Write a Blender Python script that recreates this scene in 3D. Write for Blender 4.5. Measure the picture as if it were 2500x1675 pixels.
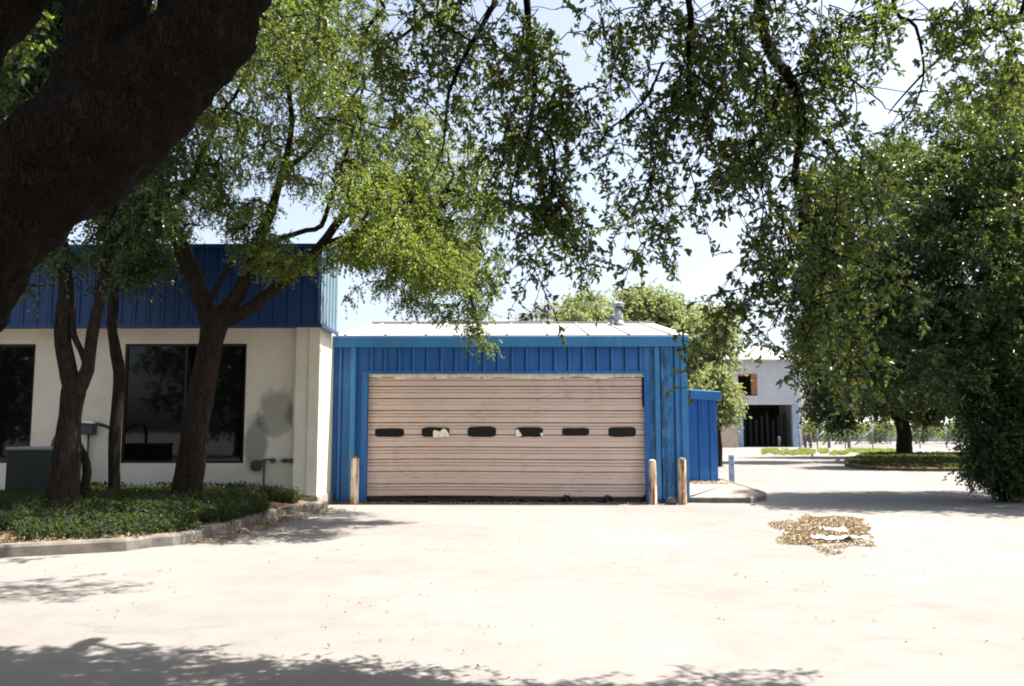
import bpy, math, random
import numpy as np
from mathutils import Vector, Euler, noise as mnoise
R = math.radians
C = bpy.context.scene
for _o in list(bpy.data.objects): bpy.data.objects.remove(_o)

# ------------------------------------------------------------------ camera
F = 2083.0                      # focal length in photo pixels (photo is 2500 px wide)
PITCH, YAW = R(5.8), R(1.0)
EYE = Vector((0, 0, 1.6))
cam = bpy.data.cameras.new("camera"); camo = bpy.data.objects.new("camera", cam)
C.collection.objects.link(camo); C.camera = camo
cam.lens = 30.0; cam.sensor_width = 36.0; cam.clip_start = .05; cam.clip_end = 3000
camo.location = EYE; camo.rotation_euler = (R(90) + PITCH, 0, YAW)
ROT = camo.rotation_euler.to_matrix()

# ------------------------------------------------------------------ world, sun, exposure
SUN_EL, SUN_BACK = R(65), R(10)      # sun high on the right, a little behind the buildings
w = bpy.data.worlds.new("World"); C.world = w; w.use_nodes = True
nt = w.node_tree; bg = nt.nodes['Background']
sky = nt.nodes.new('ShaderNodeTexSky'); sky.sky_type = 'NISHITA'; sky.sun_disc = False
sky.sun_elevation = SUN_EL; sky.sun_rotation = R(90) - SUN_BACK
sky.air_density = .8; sky.dust_density = 3.6; sky.ozone_density = 0.0
hz = nt.nodes.new('ShaderNodeHueSaturation'); hz.inputs['Saturation'].default_value = .72; hz.inputs['Value'].default_value = 1.0   # dusty pale summer air
nt.links.new(sky.outputs[0], hz.inputs['Color']); nt.links.new(hz.outputs[0], bg.inputs[0]); bg.inputs[1].default_value = .083
sun = bpy.data.lights.new("sun", 'SUN'); suno = bpy.data.objects.new("sun", sun)
C.collection.objects.link(suno); sun.energy = 5.0; sun.angle = R(.53); sun.color = (1, .955, .88)
SD = Vector((math.cos(SUN_EL) * math.cos(SUN_BACK), math.cos(SUN_EL) * math.sin(SUN_BACK), math.sin(SUN_EL)))
suno.rotation_euler = SD.to_track_quat('Z', 'Y').to_euler()
C.view_settings.view_transform = 'Standard'; C.view_settings.look = 'None'
C.view_settings.exposure = 1.95; C.view_settings.gamma = 1.0
C.render.engine = 'CYCLES'
C.cycles.max_bounces = 7; C.cycles.diffuse_bounces = 4; C.cycles.transmission_bounces = 4
C.cycles.filter_width = 1.9
C.cycles.use_denoising = True

# ------------------------------------------------------------------ measuring: photo pixel -> point
def ray(px, py):
    return ROT @ Vector(((px - 1250) / F, (837.5 - py) / F, -1))
def P(px, py, Y):                 # point of the photo pixel at depth y = Y
    d = ray(px, py); return EYE + d * ((Y - EYE.y) / d.y)
def D(x, y, Y):                   # same, measured on the 2340 px wide view of the photo
    return P(x * 1.0684, y * 1.0684, Y)
def G(px, py, z=0.0):             # point of the photo pixel on the ground
    d = ray(px, py); return EYE + d * ((z - EYE.z) / d.z)

# ------------------------------------------------------------------ helpers
def link(o, parent=None):
    C.collection.objects.link(o)
    if parent is not None: o.parent = parent
    return o
def tag(o, label=None, cat=None, group=None, kind=None):
    if label: o['label'] = label
    if cat: o['category'] = cat
    if group: o['group'] = group
    if kind: o['kind'] = kind
    return o
def empty(name, loc=(0, 0, 0)):
    o = bpy.data.objects.new(name, None); o.location = loc; o.empty_display_size = .2
    return link(o)
class MB:
    def __init__(s): s.v = []; s.f = []; s.m = []; s.mi = 0; s.smooth = []
    def face(s, idx, sm=False): s.f.append(tuple(idx)); s.m.append(s.mi); s.smooth.append(sm)
    def box(s, x0, x1, y0, y1, z0, z1):
        n = len(s.v)
        s.v += [(x0, y0, z0), (x1, y0, z0), (x1, y1, z0), (x0, y1, z0), (x0, y0, z1), (x1, y0, z1), (x1, y1, z1), (x0, y1, z1)]
        for q in ((0, 3, 2, 1), (4, 5, 6, 7), (0, 1, 5, 4), (1, 2, 6, 5), (2, 3, 7, 6), (3, 0, 4, 7)):
            s.face([n + i for i in q])
        return s
    def hexa(s, pts):             # eight corners ordered like box
        n = len(s.v); s.v += [tuple(p) for p in pts]
        for q in ((0, 3, 2, 1), (4, 5, 6, 7), (0, 1, 5, 4), (1, 2, 6, 5), (2, 3, 7, 6), (3, 0, 4, 7)):
            s.face([n + i for i in q])
        return s
    def prism(s, poly, a, b, axis):   # poly of 2D points; extruded from a to b along axis
        n = len(s.v); k = len(poly)
        def mk(p, t):
            return {'x': (t, p[0], p[1]), 'y': (p[0], t, p[1]), 'z': (p[0], p[1], t)}[axis]
        s.v += [mk(p, a) for p in poly] + [mk(p, b) for p in poly]
        for i in range(k):
            j = (i + 1) % k; s.face((n + i, n + j, n + k + j, n + k + i))
        s.face([n + i for i in range(k)][::-1]); s.face([n + k + i for i in range(k)])
        return s
    def tube(s, pts, rad, sides=10, cap=True, sm=True):
        pts = [Vector(p) for p in pts]
        if not hasattr(rad, '__len__'): rad = [rad] * len(pts)
        n = len(s.v); up = None
        for i, p in enumerate(pts):
            t = (pts[min(i + 1, len(pts) - 1)] - pts[max(i - 1, 0)]).normalized()
            if up is None:
                up = Vector((0, 0, 1)) if abs(t.z) < .9 else Vector((1, 0, 0))
            a = (up - t * up.dot(t)).normalized(); b = t.cross(a); up = a
            for k in range(sides):
                th = 2 * math.pi * k / sides
                s.v.append(tuple(p + (a * math.cos(th) + b * math.sin(th)) * rad[i]))
        for i in range(len(pts) - 1):
            for k in range(sides):
                k2 = (k + 1) % sides
                s.face((n + i * sides + k, n + i * sides + k2, n + (i + 1) * sides + k2, n + (i + 1) * sides + k), sm)
        if cap:
            s.face([n + k for k in range(sides)][::-1]); e = n + (len(pts) - 1) * sides
            s.face([e + k for k in range(sides)])
        return s
    def build(s, name, mats, parent=None, bevel=0):
        me = bpy.data.meshes.new(name); me.from_pydata(s.v, [], s.f)
        for m in (mats if isinstance(mats, (list, tuple)) else [mats]): me.materials.append(m)
        me.polygons.foreach_set('material_index', s.m); me.polygons.foreach_set('use_smooth', s.smooth)
        me.update(); o = bpy.data.objects.new(name, me); link(o, parent)
        if bevel:
            b = o.modifiers.new('bevel', 'BEVEL'); b.width = bevel; b.segments = 2; b.limit_method = 'ANGLE'
        return o
def npmesh(name, V, Fq, mat, parent=None, smooth=False):   # V (n,3); Fq (m,4)
    me = bpy.data.meshes.new(name)
    me.vertices.add(len(V)); me.vertices.foreach_set('co', np.asarray(V, np.float32).ravel())
    me.loops.add(Fq.size); me.loops.foreach_set('vertex_index', Fq.astype(np.int32).ravel())
    me.polygons.add(len(Fq)); me.polygons.foreach_set('loop_start', np.arange(len(Fq), dtype=np.int32) * Fq.shape[1])
    me.polygons.foreach_set('use_smooth', np.full(len(Fq), smooth))
    me.update(calc_edges=True); me.materials.append(mat)
    return link(bpy.data.objects.new(name, me), parent)

# ------------------------------------------------------------------ materials
def newmat(name, rough=.8, spec=.3):
    m = bpy.data.materials.new(name); m.use_nodes = True
    b = m.node_tree.nodes['Principled BSDF']; b.inputs['Roughness'].default_value = rough
    b.inputs['Specular IOR Level'].default_value = spec
    return m, m.node_tree, b
def N(nt, t, **kw):
    n = nt.nodes.new(t)
    for k, v in kw.items():
        if k in ('scale', 'detail', 'rough'):
            n.inputs[{'scale': 'Scale', 'detail': 'Detail', 'rough': 'Roughness'}[k]].default_value = v
        else: setattr(n, k, v)
    return n
def coords(nt, scale=(1, 1, 1), rot=(0, 0, 0), kind='Object'):
    tc = nt.nodes.new('ShaderNodeTexCoord'); mp = nt.nodes.new('ShaderNodeMapping')
    mp.inputs['Scale'].default_value = scale; mp.inputs['Rotation'].default_value = rot
    nt.links.new(tc.outputs[kind], mp.inputs[0]); return mp.outputs[0]
def ramp(nt, fac, stops):
    r = nt.nodes.new('ShaderNodeValToRGB'); e = r.color_ramp.elements
    while len(e) < len(stops): e.new(.5)
    for i, (p, c) in enumerate(stops):
        e[i].position = p; e[i].color = (*c, 1) if hasattr(c, '__len__') else (c, c, c, 1)
    nt.links.new(fac, r.inputs[0]); return r.outputs[0]
def mix(nt, fac, a, b, mode='MIX'):
    m = nt.nodes.new('ShaderNodeMix'); m.data_type = 'RGBA'; m.blend_type = mode
    for s, v in ((m.inputs[0], fac), (m.inputs[6], a), (m.inputs[7], b)):
        if hasattr(v, 'is_linked'): nt.links.new(v, s)
        else: s.default_value = v if not hasattr(v, '__len__') else (*v, 1)
    return m.outputs[2]
def bump(nt, b, h, strength=.4, dist=.02):
    n = nt.nodes.new('ShaderNodeBump'); n.inputs['Strength'].default_value = strength
    n.inputs['Distance'].default_value = dist
    nt.links.new(h, n.inputs['Height']); nt.links.new(n.outputs[0], b.inputs['Normal'])
def noise(nt, vec, scale, detail=4, rough=.6):
    n = N(nt, 'ShaderNodeTexNoise', scale=scale, detail=detail, rough=rough); nt.links.new(vec, n.inputs['Vector']); return n.outputs['Fac']

def simple(name, col, var=.15, rough=.8, scale=3, spec=.3, bmp=0, stretch=(1, 1, 1)):
    m, nt, b = newmat(name, rough, spec)
    v = coords(nt, stretch); f = noise(nt, v, scale)
    lo = [c * (1 - var) for c in col]; hi = [min(1, c * (1 + var)) for c in col]
    nt.links.new(ramp(nt, f, [(.3, lo), (.7, hi)]), b.inputs['Base Color'])
    if bmp: bump(nt, b, noise(nt, v, scale * 12), bmp, .01)
    return m

def mat_ground():
    m, nt, b = newmat('pavement', .92, .15)
    v = coords(nt)
    big = noise(nt, v, .22, 5, .6); med = noise(nt, v, 2.2, 6, .7); fine = noise(nt, v, 60, 4, .7)
    c = ramp(nt, big, [(.3, (.149, .140, .131)), (.5, (.176, .167, .157)), (.72, (.200, .191, .181))])
    c = mix(nt, .5, c, ramp(nt, med, [(.25, (.62, .6, .58)), (.5, (.9, .88, .86)), (.7, (1, 1, 1))]), 'MULTIPLY')
    c = mix(nt, .7, c, ramp(nt, fine, [(.3, .55), (.5, .95), (.7, 1.0)]), 'MULTIPLY')
    # hairline cracks
    vor = N(nt, 'ShaderNodeTexVoronoi', feature='DISTANCE_TO_EDGE'); vor.inputs['Scale'].default_value = .33
    dv = N(nt, 'ShaderNodeTexNoise', scale=1.6, detail=5)
    nt.links.new(v, dv.inputs['Vector'])
    add = nt.nodes.new('ShaderNodeVectorMath'); add.operation = 'MULTIPLY_ADD'
    nt.links.new(dv.outputs['Color'], add.inputs[0]); add.inputs[1].default_value = (1.2, 1.2, 0); nt.links.new(v, add.inputs[2])
    nt.links.new(add.outputs[0], vor.inputs['Vector'])
    cr = ramp(nt, vor.outputs['Distance'], [(0, .45), (.006, .8), (.012, 1)])
    c = mix(nt, ramp(nt, noise(nt, v, .5, 2), [(.5, 0.0), (.62, .3)]), c, cr, 'MULTIPLY')
    # small dark spots and tar
    sp = noise(nt, v, 7, 2, .5); c = mix(nt, ramp(nt, sp, [(.74, 0.0), (.80, .55)]), c, (.2, .17, .14))
    nt.links.new(c, b.inputs['Base Color'])
    bump(nt, b, fine, .35, .012)
    return m
def mat_bark(name, dark, light, scale=6, stretch=(1, 1, .25), strength=.9, dist=.03, rot=(0, 0, 0)):
    m, nt, b = newmat(name, .95, .1)
    v = coords(nt, stretch, rot); n1 = noise(nt, v, scale, 6, .7)
    vo = N(nt, 'ShaderNodeTexVoronoi', feature='DISTANCE_TO_EDGE'); vo.inputs['Scale'].default_value = scale * 1.7
    ns = N(nt, 'ShaderNodeTexNoise', scale=scale * 1.2, detail=4); nt.links.new(v, ns.inputs['Vector'])
    ad = nt.nodes.new('ShaderNodeVectorMath'); ad.operation = 'MULTIPLY_ADD'; nt.links.new(ns.outputs['Color'], ad.inputs[0])
    ad.inputs[1].default_value = (.25, .25, .25); nt.links.new(v, ad.inputs[2]); nt.links.new(ad.outputs[0], vo.inputs['Vector'])
    h = ramp(nt, vo.outputs['Distance'], [(0, 0.0), (.12, .7), (.35, 1.0)])
    hh = mix(nt, .5, h, ramp(nt, n1, [(.2, 0.0), (.8, 1.0)]), 'MIX')
    c = ramp(nt, hh, [(.15, dark), (.75, light)])
    nt.links.new(c, b.inputs['Base Color']); bump(nt, b, hh, strength, dist)
    return m
def mat_leaf(name, stops, trans=.35, rough=.45, tcol=(.32, .42, .04)):
    m = bpy.data.materials.new(name); m.use_nodes = True; nt = m.node_tree; b = nt.nodes['Principled BSDF']
    out = nt.nodes['Material Output']
    g = nt.nodes.new('ShaderNodeNewGeometry')
    c = ramp(nt, g.outputs['Random Per Island'], stops)
    nt.links.new(c, b.inputs['Base Color']); b.inputs['Roughness'].default_value = rough
    b.inputs['Specular IOR Level'].default_value = .5
    t = nt.nodes.new('ShaderNodeBsdfTranslucent')
    nt.links.new(mix(nt, .65, c, tcol), t.inputs[0])
    ms = nt.nodes.new('ShaderNodeMixShader'); ms.inputs[0].default_value = trans
    nt.links.new(b.outputs[0], ms.inputs[1]); nt.links.new(t.outputs[0], ms.inputs[2]); nt.links.new(ms.outputs[0], out.inputs[0])
    return m
def mat_blue(name, base=(.012, .12, .36), blotch=0.0, fade=(.07, .24, .47), center=None):
    m, nt, b = newmat(name, .5, .4)
    v = coords(nt); n1 = noise(nt, v, .9, 5, .6)
    c = ramp(nt, n1, [(.3, [x * .82 for x in base]), (.55, base), (.75, [x * .6 + y * .4 for x, y in zip(base, fade)])])
    v2 = coords(nt, (6, 6, .5)); st = noise(nt, v2, 2, 5, .7)
    c = mix(nt, ramp(nt, st, [(.52, 0.0), (.75, .5)]), c, fade)
    if blotch:
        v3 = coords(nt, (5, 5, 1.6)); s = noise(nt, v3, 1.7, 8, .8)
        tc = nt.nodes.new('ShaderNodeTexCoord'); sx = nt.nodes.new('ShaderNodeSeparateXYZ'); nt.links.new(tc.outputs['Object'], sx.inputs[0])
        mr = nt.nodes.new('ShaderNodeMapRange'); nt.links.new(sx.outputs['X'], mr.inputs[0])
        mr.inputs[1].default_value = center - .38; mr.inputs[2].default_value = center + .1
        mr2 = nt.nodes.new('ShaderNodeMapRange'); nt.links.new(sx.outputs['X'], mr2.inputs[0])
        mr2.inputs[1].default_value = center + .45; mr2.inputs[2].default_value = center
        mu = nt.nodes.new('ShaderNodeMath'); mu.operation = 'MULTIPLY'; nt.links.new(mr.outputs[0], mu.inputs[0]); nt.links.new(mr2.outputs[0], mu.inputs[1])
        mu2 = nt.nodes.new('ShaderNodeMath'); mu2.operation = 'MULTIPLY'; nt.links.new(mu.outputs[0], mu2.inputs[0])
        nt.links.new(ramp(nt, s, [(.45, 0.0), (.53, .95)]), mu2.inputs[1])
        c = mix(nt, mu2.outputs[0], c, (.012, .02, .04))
    nt.links.new(c, b.inputs['Base Color'])
    bump(nt, b, noise(nt, v, 1.3, 3), .12, .03)
    return m
def mat_stucco(name, blotch=True):
    m, nt, b = newmat(name, .95, .1)
    v = coords(nt); n1 = noise(nt, v, .8, 5, .65); fine = noise(nt, v, 45, 3, .7)
    c = ramp(nt, n1, [(.3, (.66, .60, .48)), (.65, (.80, .75, .63))])
    c = mix(nt, .5, c, ramp(nt, fine, [(.3, .7), (.65, 1.0)]), 'MULTIPLY')
    if blotch:    # dark blotches beside the window
        for (cx, cz, rx, rz, amt) in ((-5.2, 1.95, .5, .6, .5), (-5.62, 1.3, .3, .7, .6), (-4.75, 1.9, .34, .3, .5)):
            tc = nt.nodes.new('ShaderNodeTexCoord'); mp = nt.nodes.new('ShaderNodeMapping')
            mp.inputs['Location'].default_value = (-cx / rx, 0, -cz / rz); mp.inputs['Scale'].default_value = (1 / rx, 0, 1 / rz)
            nt.links.new(tc.outputs['Object'], mp.inputs[0])
            ln = nt.nodes.new('ShaderNodeVectorMath'); ln.operation = 'LENGTH'; nt.links.new(mp.outputs[0], ln.inputs[0])
            nn = noise(nt, v, 5, 7, .75)
            a = nt.nodes.new('ShaderNodeMath'); a.operation = 'MULTIPLY_ADD'; nt.links.new(nn, a.inputs[0]); a.inputs[1].default_value = 1.3
            nt.links.new(ln.outputs['Value'], a.inputs[2])
            f = ramp(nt, a.outputs[0], [(0.0, amt), (.4, amt)])
            mr = nt.nodes.new('ShaderNodeMapRange'); nt.links.new(a.outputs[0], mr.inputs[0])
            mr.inputs[1].default_value = 1.3; mr.inputs[2].default_value = 1.62; mr.inputs[3].default_value = amt; mr.inputs[4].default_value = 0
            c = mix(nt, mr.outputs[0], c, (.075, .085, .07))
    nt.links.new(c, b.inputs['Base Color']); bump(nt, b, fine, .5, .012)
    return m
def mat_door():
    m, nt, b = newmat('door_paint', .75, .25)
    v = coords(nt); n1 = noise(nt, v, .7, 4, .6)
    c = ramp(nt, n1, [(.3, (.56, .43, .36)), (.7, (.63, .50, .43))])
    v2 = coords(nt, (.35, 1, 14)); s = noise(nt, v2, 2.2, 6, .75)
    c = mix(nt, ramp(nt, s, [(.55, 0.0), (.68, .38)]), c, (.30, .22, .17))
    v4 = coords(nt, (3.5, 1, 60)); s4 = noise(nt, v4, 1.2, 3, .6); v5 = noise(nt, v, 1.1, 3, .5)
    mu = nt.nodes.new('ShaderNodeMath'); mu.operation = 'MULTIPLY'
    nt.links.new(ramp(nt, s4, [(.54, 0.0), (.62, .5)]), mu.inputs[0]); nt.links.new(ramp(nt, v5, [(.5, 0.0), (.58, 1.0)]), mu.inputs[1])
    c = mix(nt, mu.outputs[0], c, (.17, .13, .12))
    sc = noise(nt, coords(nt, (1, 1, 1.4)), 1.9, 6, .7); c = mix(nt, ramp(nt, sc, [(.6, 0.0), (.72, .45)]), c, (.68, .53, .48))
    nt.links.new(c, b.inputs['Base Color']); bump(nt, b, noise(nt, v, 25), .1, .01)
    return m
def mat_glass(name, col=(.003, .004, .005), ior=1.4, rough=.03):
    m, nt, b = newmat(name, rough, .5); b.inputs['Base Color'].default_value = (*col, 1); b.inputs['IOR'].default_value = ior
    bump(nt, b, noise(nt, coords(nt), 1.1, 2), .05, .02)
    return m
def mat_rustpost():
    m, nt, b = newmat('rusty_white_paint', .85, .2)
    oi = nt.nodes.new('ShaderNodeObjectInfo')
    tc = nt.nodes.new('ShaderNodeTexCoord'); ad = nt.nodes.new('ShaderNodeVectorMath'); ad.operation = 'ADD'
    nt.links.new(tc.outputs['Object'], ad.inputs[0]); nt.links.new(oi.outputs['Location'], ad.inputs[1])
    mp = nt.nodes.new('ShaderNodeMapping'); mp.inputs['Scale'].default_value = (9, 9, 1.1); nt.links.new(ad.outputs[0], mp.inputs[0])
    n1 = noise(nt, mp.outputs[0], 1.4, 7, .75)
    c = ramp(nt, n1, [(.42, (.70, .64, .54)), (.49, (.55, .42, .28)), (.56, (.28, .14, .065)), (.68, (.08, .035, .015))])
    nt.links.new(c, b.inputs['Base Color']); bump(nt, b, n1, .5, .01)
    return m

M = {}
M['ground'] = mat_ground()
M['kerb'] = simple('kerb_concrete', (.125, .112, .097), .35, .95, 5, .1, .5)
M['soil'] = simple('soil', (.10, .07, .045), .4, 1, 4, .05, .6)
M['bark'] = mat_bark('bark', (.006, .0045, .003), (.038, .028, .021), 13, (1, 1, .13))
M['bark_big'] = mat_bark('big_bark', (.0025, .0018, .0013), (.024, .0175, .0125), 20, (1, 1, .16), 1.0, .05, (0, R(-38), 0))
M['bark_pale'] = simple('pale_twigs', (.12, .10, .08), .3)
G0 = [(0, (.024, .058, .012)), (.35, (.060, .108, .018)), (.7, (.115, .155, .026)), (.93, (.13, .15, .03)), (.975, (.26, .19, .05)), (1, (.30, .13, .04))]
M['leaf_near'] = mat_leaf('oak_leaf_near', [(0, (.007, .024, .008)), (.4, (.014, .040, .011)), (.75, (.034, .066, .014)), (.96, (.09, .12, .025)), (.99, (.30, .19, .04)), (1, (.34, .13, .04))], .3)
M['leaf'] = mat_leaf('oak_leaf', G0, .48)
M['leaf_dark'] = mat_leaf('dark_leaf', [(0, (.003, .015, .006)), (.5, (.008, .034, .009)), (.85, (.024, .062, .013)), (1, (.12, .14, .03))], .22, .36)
M['leaf_pale'] = mat_leaf('pale_leaf', [(0, (.12, .15, .06)), (.5, (.22, .25, .11)), (1, (.34, .35, .18))], .45, .6, (.35, .42, .12))
M['leaf_dry'] = mat_leaf('dry_leaf', [(0, (.10, .06, .035)), (.5, (.24, .175, .105)), (1, (.42, .34, .22))], .12, .85, (.35, .26, .13))
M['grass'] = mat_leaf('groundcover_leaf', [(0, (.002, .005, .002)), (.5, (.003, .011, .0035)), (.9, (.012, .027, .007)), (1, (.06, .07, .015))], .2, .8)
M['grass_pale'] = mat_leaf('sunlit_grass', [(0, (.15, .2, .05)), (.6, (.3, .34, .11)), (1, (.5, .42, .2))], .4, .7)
M['blue'] = mat_blue('blue_siding', (.012, .105, .33))
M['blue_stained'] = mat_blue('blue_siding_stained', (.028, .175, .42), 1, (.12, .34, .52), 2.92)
M['blue_trim'] = mat_blue('blue_trim', (.028, .165, .37), 0, (.09, .30, .48))
M['blue_dark'] = mat_blue('navy_fascia', (.003, .032, .125), 0, (.008, .05, .16))
M['blue_sunlit'] = mat_blue('sunlit_blue', (.12, .19, .25), 0, (.25, .31, .35))  # lit copy of the band's blue: sunlight on the return painted into the colour
M['stucco'] = mat_stucco('stucco')
M['stucco_plain'] = mat_stucco('stucco_plain', False)
M['conc'] = simple('foundation_concrete', (.30, .26, .22), .3, .95, 4, .1, .4)
M['door'] = mat_door()
M['door_seam'] = simple('door_joint_dark', (.27, .19, .15), .55, .9, 7, .1, 0, (.6, 1, 3))  # darker strips along the door's joints and pressed ribs
M['cream'] = simple('cream_strip', (.75, .68, .54), .25, .8, 8)
M['rib_shade_blue'] = simple('shade_strip_blue', (.004, .045, .15), .3, .7)  # dark strip at the foot of each rib, the rib's shade painted as colour
M['rib_shade_navy'] = simple('shade_strip_navy', (.002, .014, .05), .3, .7)  # same painted rib shade for the navy band
M['black'] = simple('black_frame', (.012, .012, .014), .3, .5)
M['glass'] = mat_glass('dark_glass')
M['glass_blk'] = mat_glass('black_pane', (.008, .007, .007), 1.3, .3)
M['white'] = simple('white_roof_metal', (.36, .345, .33), .08, .5, 1.5)
M['seam'] = simple('roof_seam', (.31, .29, .28), .1, .5)
M['galv'] = simple('galvanised', (.2, .215, .24), .2, .7, 4, .3)
M['ac'] = simple('ac_casing', (.035, .045, .035), .2, .6)
M['greybox'] = simple('grey_metal_box', (.055, .06, .06), .2, .6)
M['rust'] = mat_rustpost()
M['post_grey'] = simple('grey_post', (.33, .38, .44), .25, .8, 6)
M['wood'] = simple('weathered_wood', (.42, .35, .27), .3, .9, 3, .1, .3, (8, 8, .6))
M['farwall'] = simple('corrugated_grey', (.46, .47, .50), .08, .6, 1)
M['farblue'] = simple('blue_grey_post', (.25, .34, .45), .15)
M['dark'] = simple('dark_interior', (.02, .018, .016), .3)
M['orange'] = simple('orange_board', (.26, .11, .04), .25)
M['paper'] = simple('white_scrap', (.6, .6, .61), .06, .6)
M['padcon'] = simple('sandy_pad', (.24, .20, .155), .25, .95, 2.5, .1, .4)

# ------------------------------------------------------------------ foliage machinery
rng = np.random.default_rng(7)
def unit(a): return a / np.maximum(np.linalg.norm(a, axis=-1, keepdims=True), 1e-9)
def rdir(n): return unit(rng.normal(size=(n, 3)))
def leaves(pos, axis, L, W, up=.6):
    n = len(pos); axis = unit(axis)
    nr = rdir(n) + np.array([0, 0, up]); nr = unit(nr - axis * (nr * axis).sum(1, keepdims=True)); side = np.cross(axis, nr)
    L = L[:, None]; W = W[:, None]; fo = nr * W * rng.uniform(.05, .45, (n, 1)); cu = -nr * L * rng.uniform(0, .3, (n, 1))
    V = np.empty((n, 6, 3))
    V[:, 0] = pos; V[:, 5] = pos + axis * L + cu
    V[:, 1] = pos + axis * L * .33 + side * W * .45 + fo; V[:, 2] = pos + axis * L * .68 + side * W * .42 + fo + cu * .45
    V[:, 3] = pos + axis * L * .33 - side * W * .45 + fo; V[:, 4] = pos + axis * L * .68 - side * W * .42 + fo + cu * .45
    b = np.arange(n)[:, None] * 6
    Fq = np.stack([b + np.array([[0, 1, 2, 5]]), b + np.array([[0, 5, 4, 3]])], 1).reshape(-1, 4)
    return V.reshape(-1, 3), Fq
def tubes(Pt, Rd, sides=3):      # Pt (n,m,3), Rd (n,m)
    n, m, _ = Pt.shape
    T = np.gradient(Pt, axis=1); T = unit(T)
    ref = np.where(np.abs(T[:, :1, 2:3]) < .9, np.array([[[0, 0, 1.]]]), np.array([[[1., 0, 0]]]))
    A = unit(ref - T * (ref * T).sum(-1, keepdims=True)); B = np.cross(T, A)
    th = np.arange(sides) * 2 * np.pi / sides
    V = Pt[:, :, None] + (A[:, :, None] * np.cos(th)[:, None] + B[:, :, None] * np.sin(th)[:, None]) * Rd[:, :, None, None]
    i = np.arange(n)[:, None, None] * m * sides + np.arange(m - 1)[None, :, None] * sides; k = np.arange(sides); k2 = (k + 1) % sides
    Fq = np.stack([i + k, i + k2, i + sides + k2, i + sides + k], -1).reshape(-1, 4)
    return V.reshape(-1, 3), Fq
def join(parts):
    V = []; Fs = []; o = 0
    for v, f in parts: V.append(v); Fs.append(f + o); o += len(v)
    return np.concatenate(V), np.concatenate(Fs)
def smooth_line(pts, rad, step=.12, wob=.0, seed=0):
    pts = [Vector(p) for p in pts]; out = []; ro = []
    for i in range(len(pts) - 1):
        p0 = pts[max(i - 1, 0)]; p1 = pts[i]; p2 = pts[i + 1]; p3 = pts[min(i + 2, len(pts) - 1)]
        k = max(2, int((p2 - p1).length / step))
        for j in range(k):
            t = j / k
            q = .5 * ((2 * p1) + (p2 - p0) * t + (2 * p0 - 5 * p1 + 4 * p2 - p3) * t * t + (3 * p1 - p0 - 3 * p2 + p3) * t ** 3)
            r = rad[i] * (1 - t) + rad[i + 1] * t
            if wob: q = q + Vector(mnoise.noise_vector(q * 1.7 + Vector((seed, 0, 0)))) * wob
            out.append(q); ro.append(r)
    out.append(pts[-1]); ro.append(rad[-1]); return out, ro
def bumpy_tube(lines, sides=14, amp=.12, fr=2.2, caps=False):
    parts = []
    for pts, rad in lines:
        v, f = tubes(np.array([[tuple(p) for p in pts]]), np.array([rad]), sides)
        cen = np.repeat(np.array([tuple(p) for p in pts]), sides, 0)
        d = v - cen
        k = np.array([1 + amp * mnoise.noise(Vector(q) * fr) + amp * .6 * mnoise.noise(Vector(q) * fr * 3.1) for q in v])
        V2 = cen + d * k[:, None]
        if caps:
            V2 = V2.reshape(len(pts), sides, 3); c0 = np.array(tuple(pts[0])) + (V2[0] - V2[0].mean(0)) * .001; c1 = np.array(tuple(pts[-1])) + (V2[-1] - V2[-1].mean(0)) * .001
            V2 = np.concatenate([c0, V2.reshape(-1, 3), c1]); m_ = len(pts) + 2
            i = np.arange(m_ - 1)[:, None] * sides; kk = np.arange(sides); k2 = (kk + 1) % sides
            f = np.stack([i + kk, i + k2, i + sides + k2, i + sides + kk], -1).reshape(-1, 4)
        parts.append((V2, f))
    return join(parts)

def sample_blobs(blobs, n, vis_pow=.5):
    # blob: view x, view y, depth Y, rx, ry (view px), rdepth (m), weight
    wts = np.array([b[6] for b in blobs], float); wts /= wts.sum(); out = []
    cnt = rng.multinomial(n, wts)
    for b, c in zip(blobs, cnt):
        for _ in range(c):
            u = rng.normal(size=3); u = u / np.linalg.norm(u) * rng.random() ** (1 / 2.4)
            out.append(tuple(D(b[0] + u[0] * b[3], b[1] + u[1] * b[4], b[2] + u[2] * b[5])))
    return np.array(out)
def connect(cent, limbpts, droop=.1):
    # every cluster gets a branch to the nearest limb point or nearer cluster
    lp = np.array(limbpts); d0 = np.array([np.min(np.linalg.norm(lp - c, axis=1)) for c in cent]); order = np.argsort(d0)
    nodes = [tuple(p) for p in lp]; par = [-1] * len(lp); idx = {}
    for o in order:
        A = np.array(nodes); dist = np.linalg.norm(A - cent[o], axis=1)
        dist = dist + .35 * np.array([0 if p == -1 else 1 for p in par]) * .5
        j = int(np.argmin(dist)); par.append(j); nodes.append(tuple(cent[o])); idx[o] = len(nodes) - 1
    wt = np.ones(len(nodes))
    for i in range(len(nodes) - 1, len(lp) - 1, -1): wt[par[i]] += wt[i]
    A = np.array(nodes); Pt = []; Rd = []
    t = np.linspace(0, 1, 6)[:, None]
    for i in range(len(lp), len(nodes)):
        a, b = A[par[i]], A[i]; L = np.linalg.norm(b - a)
        j1, j2 = rng.normal(size=(2, 3)) * L * .10
        mid = a * .66 + b * .34 + j1 + np.array([0, 0, L * droop]); mid2 = a * .33 + b * .67 + j2 + np.array([0, 0, L * droop])
        Pt.append((1 - t) ** 3 * a + 3 * (1 - t) ** 2 * t * mid + 3 * (1 - t) * t * t * mid2 + t ** 3 * b)
        r0 = .0055 * min(wt[i] + 1, 60) ** .5; r1 = .0055 * wt[i] ** .5
        Rd.append(np.linspace(r0, r1, 6))
    return np.array(Pt), np.array(Rd)
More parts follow.
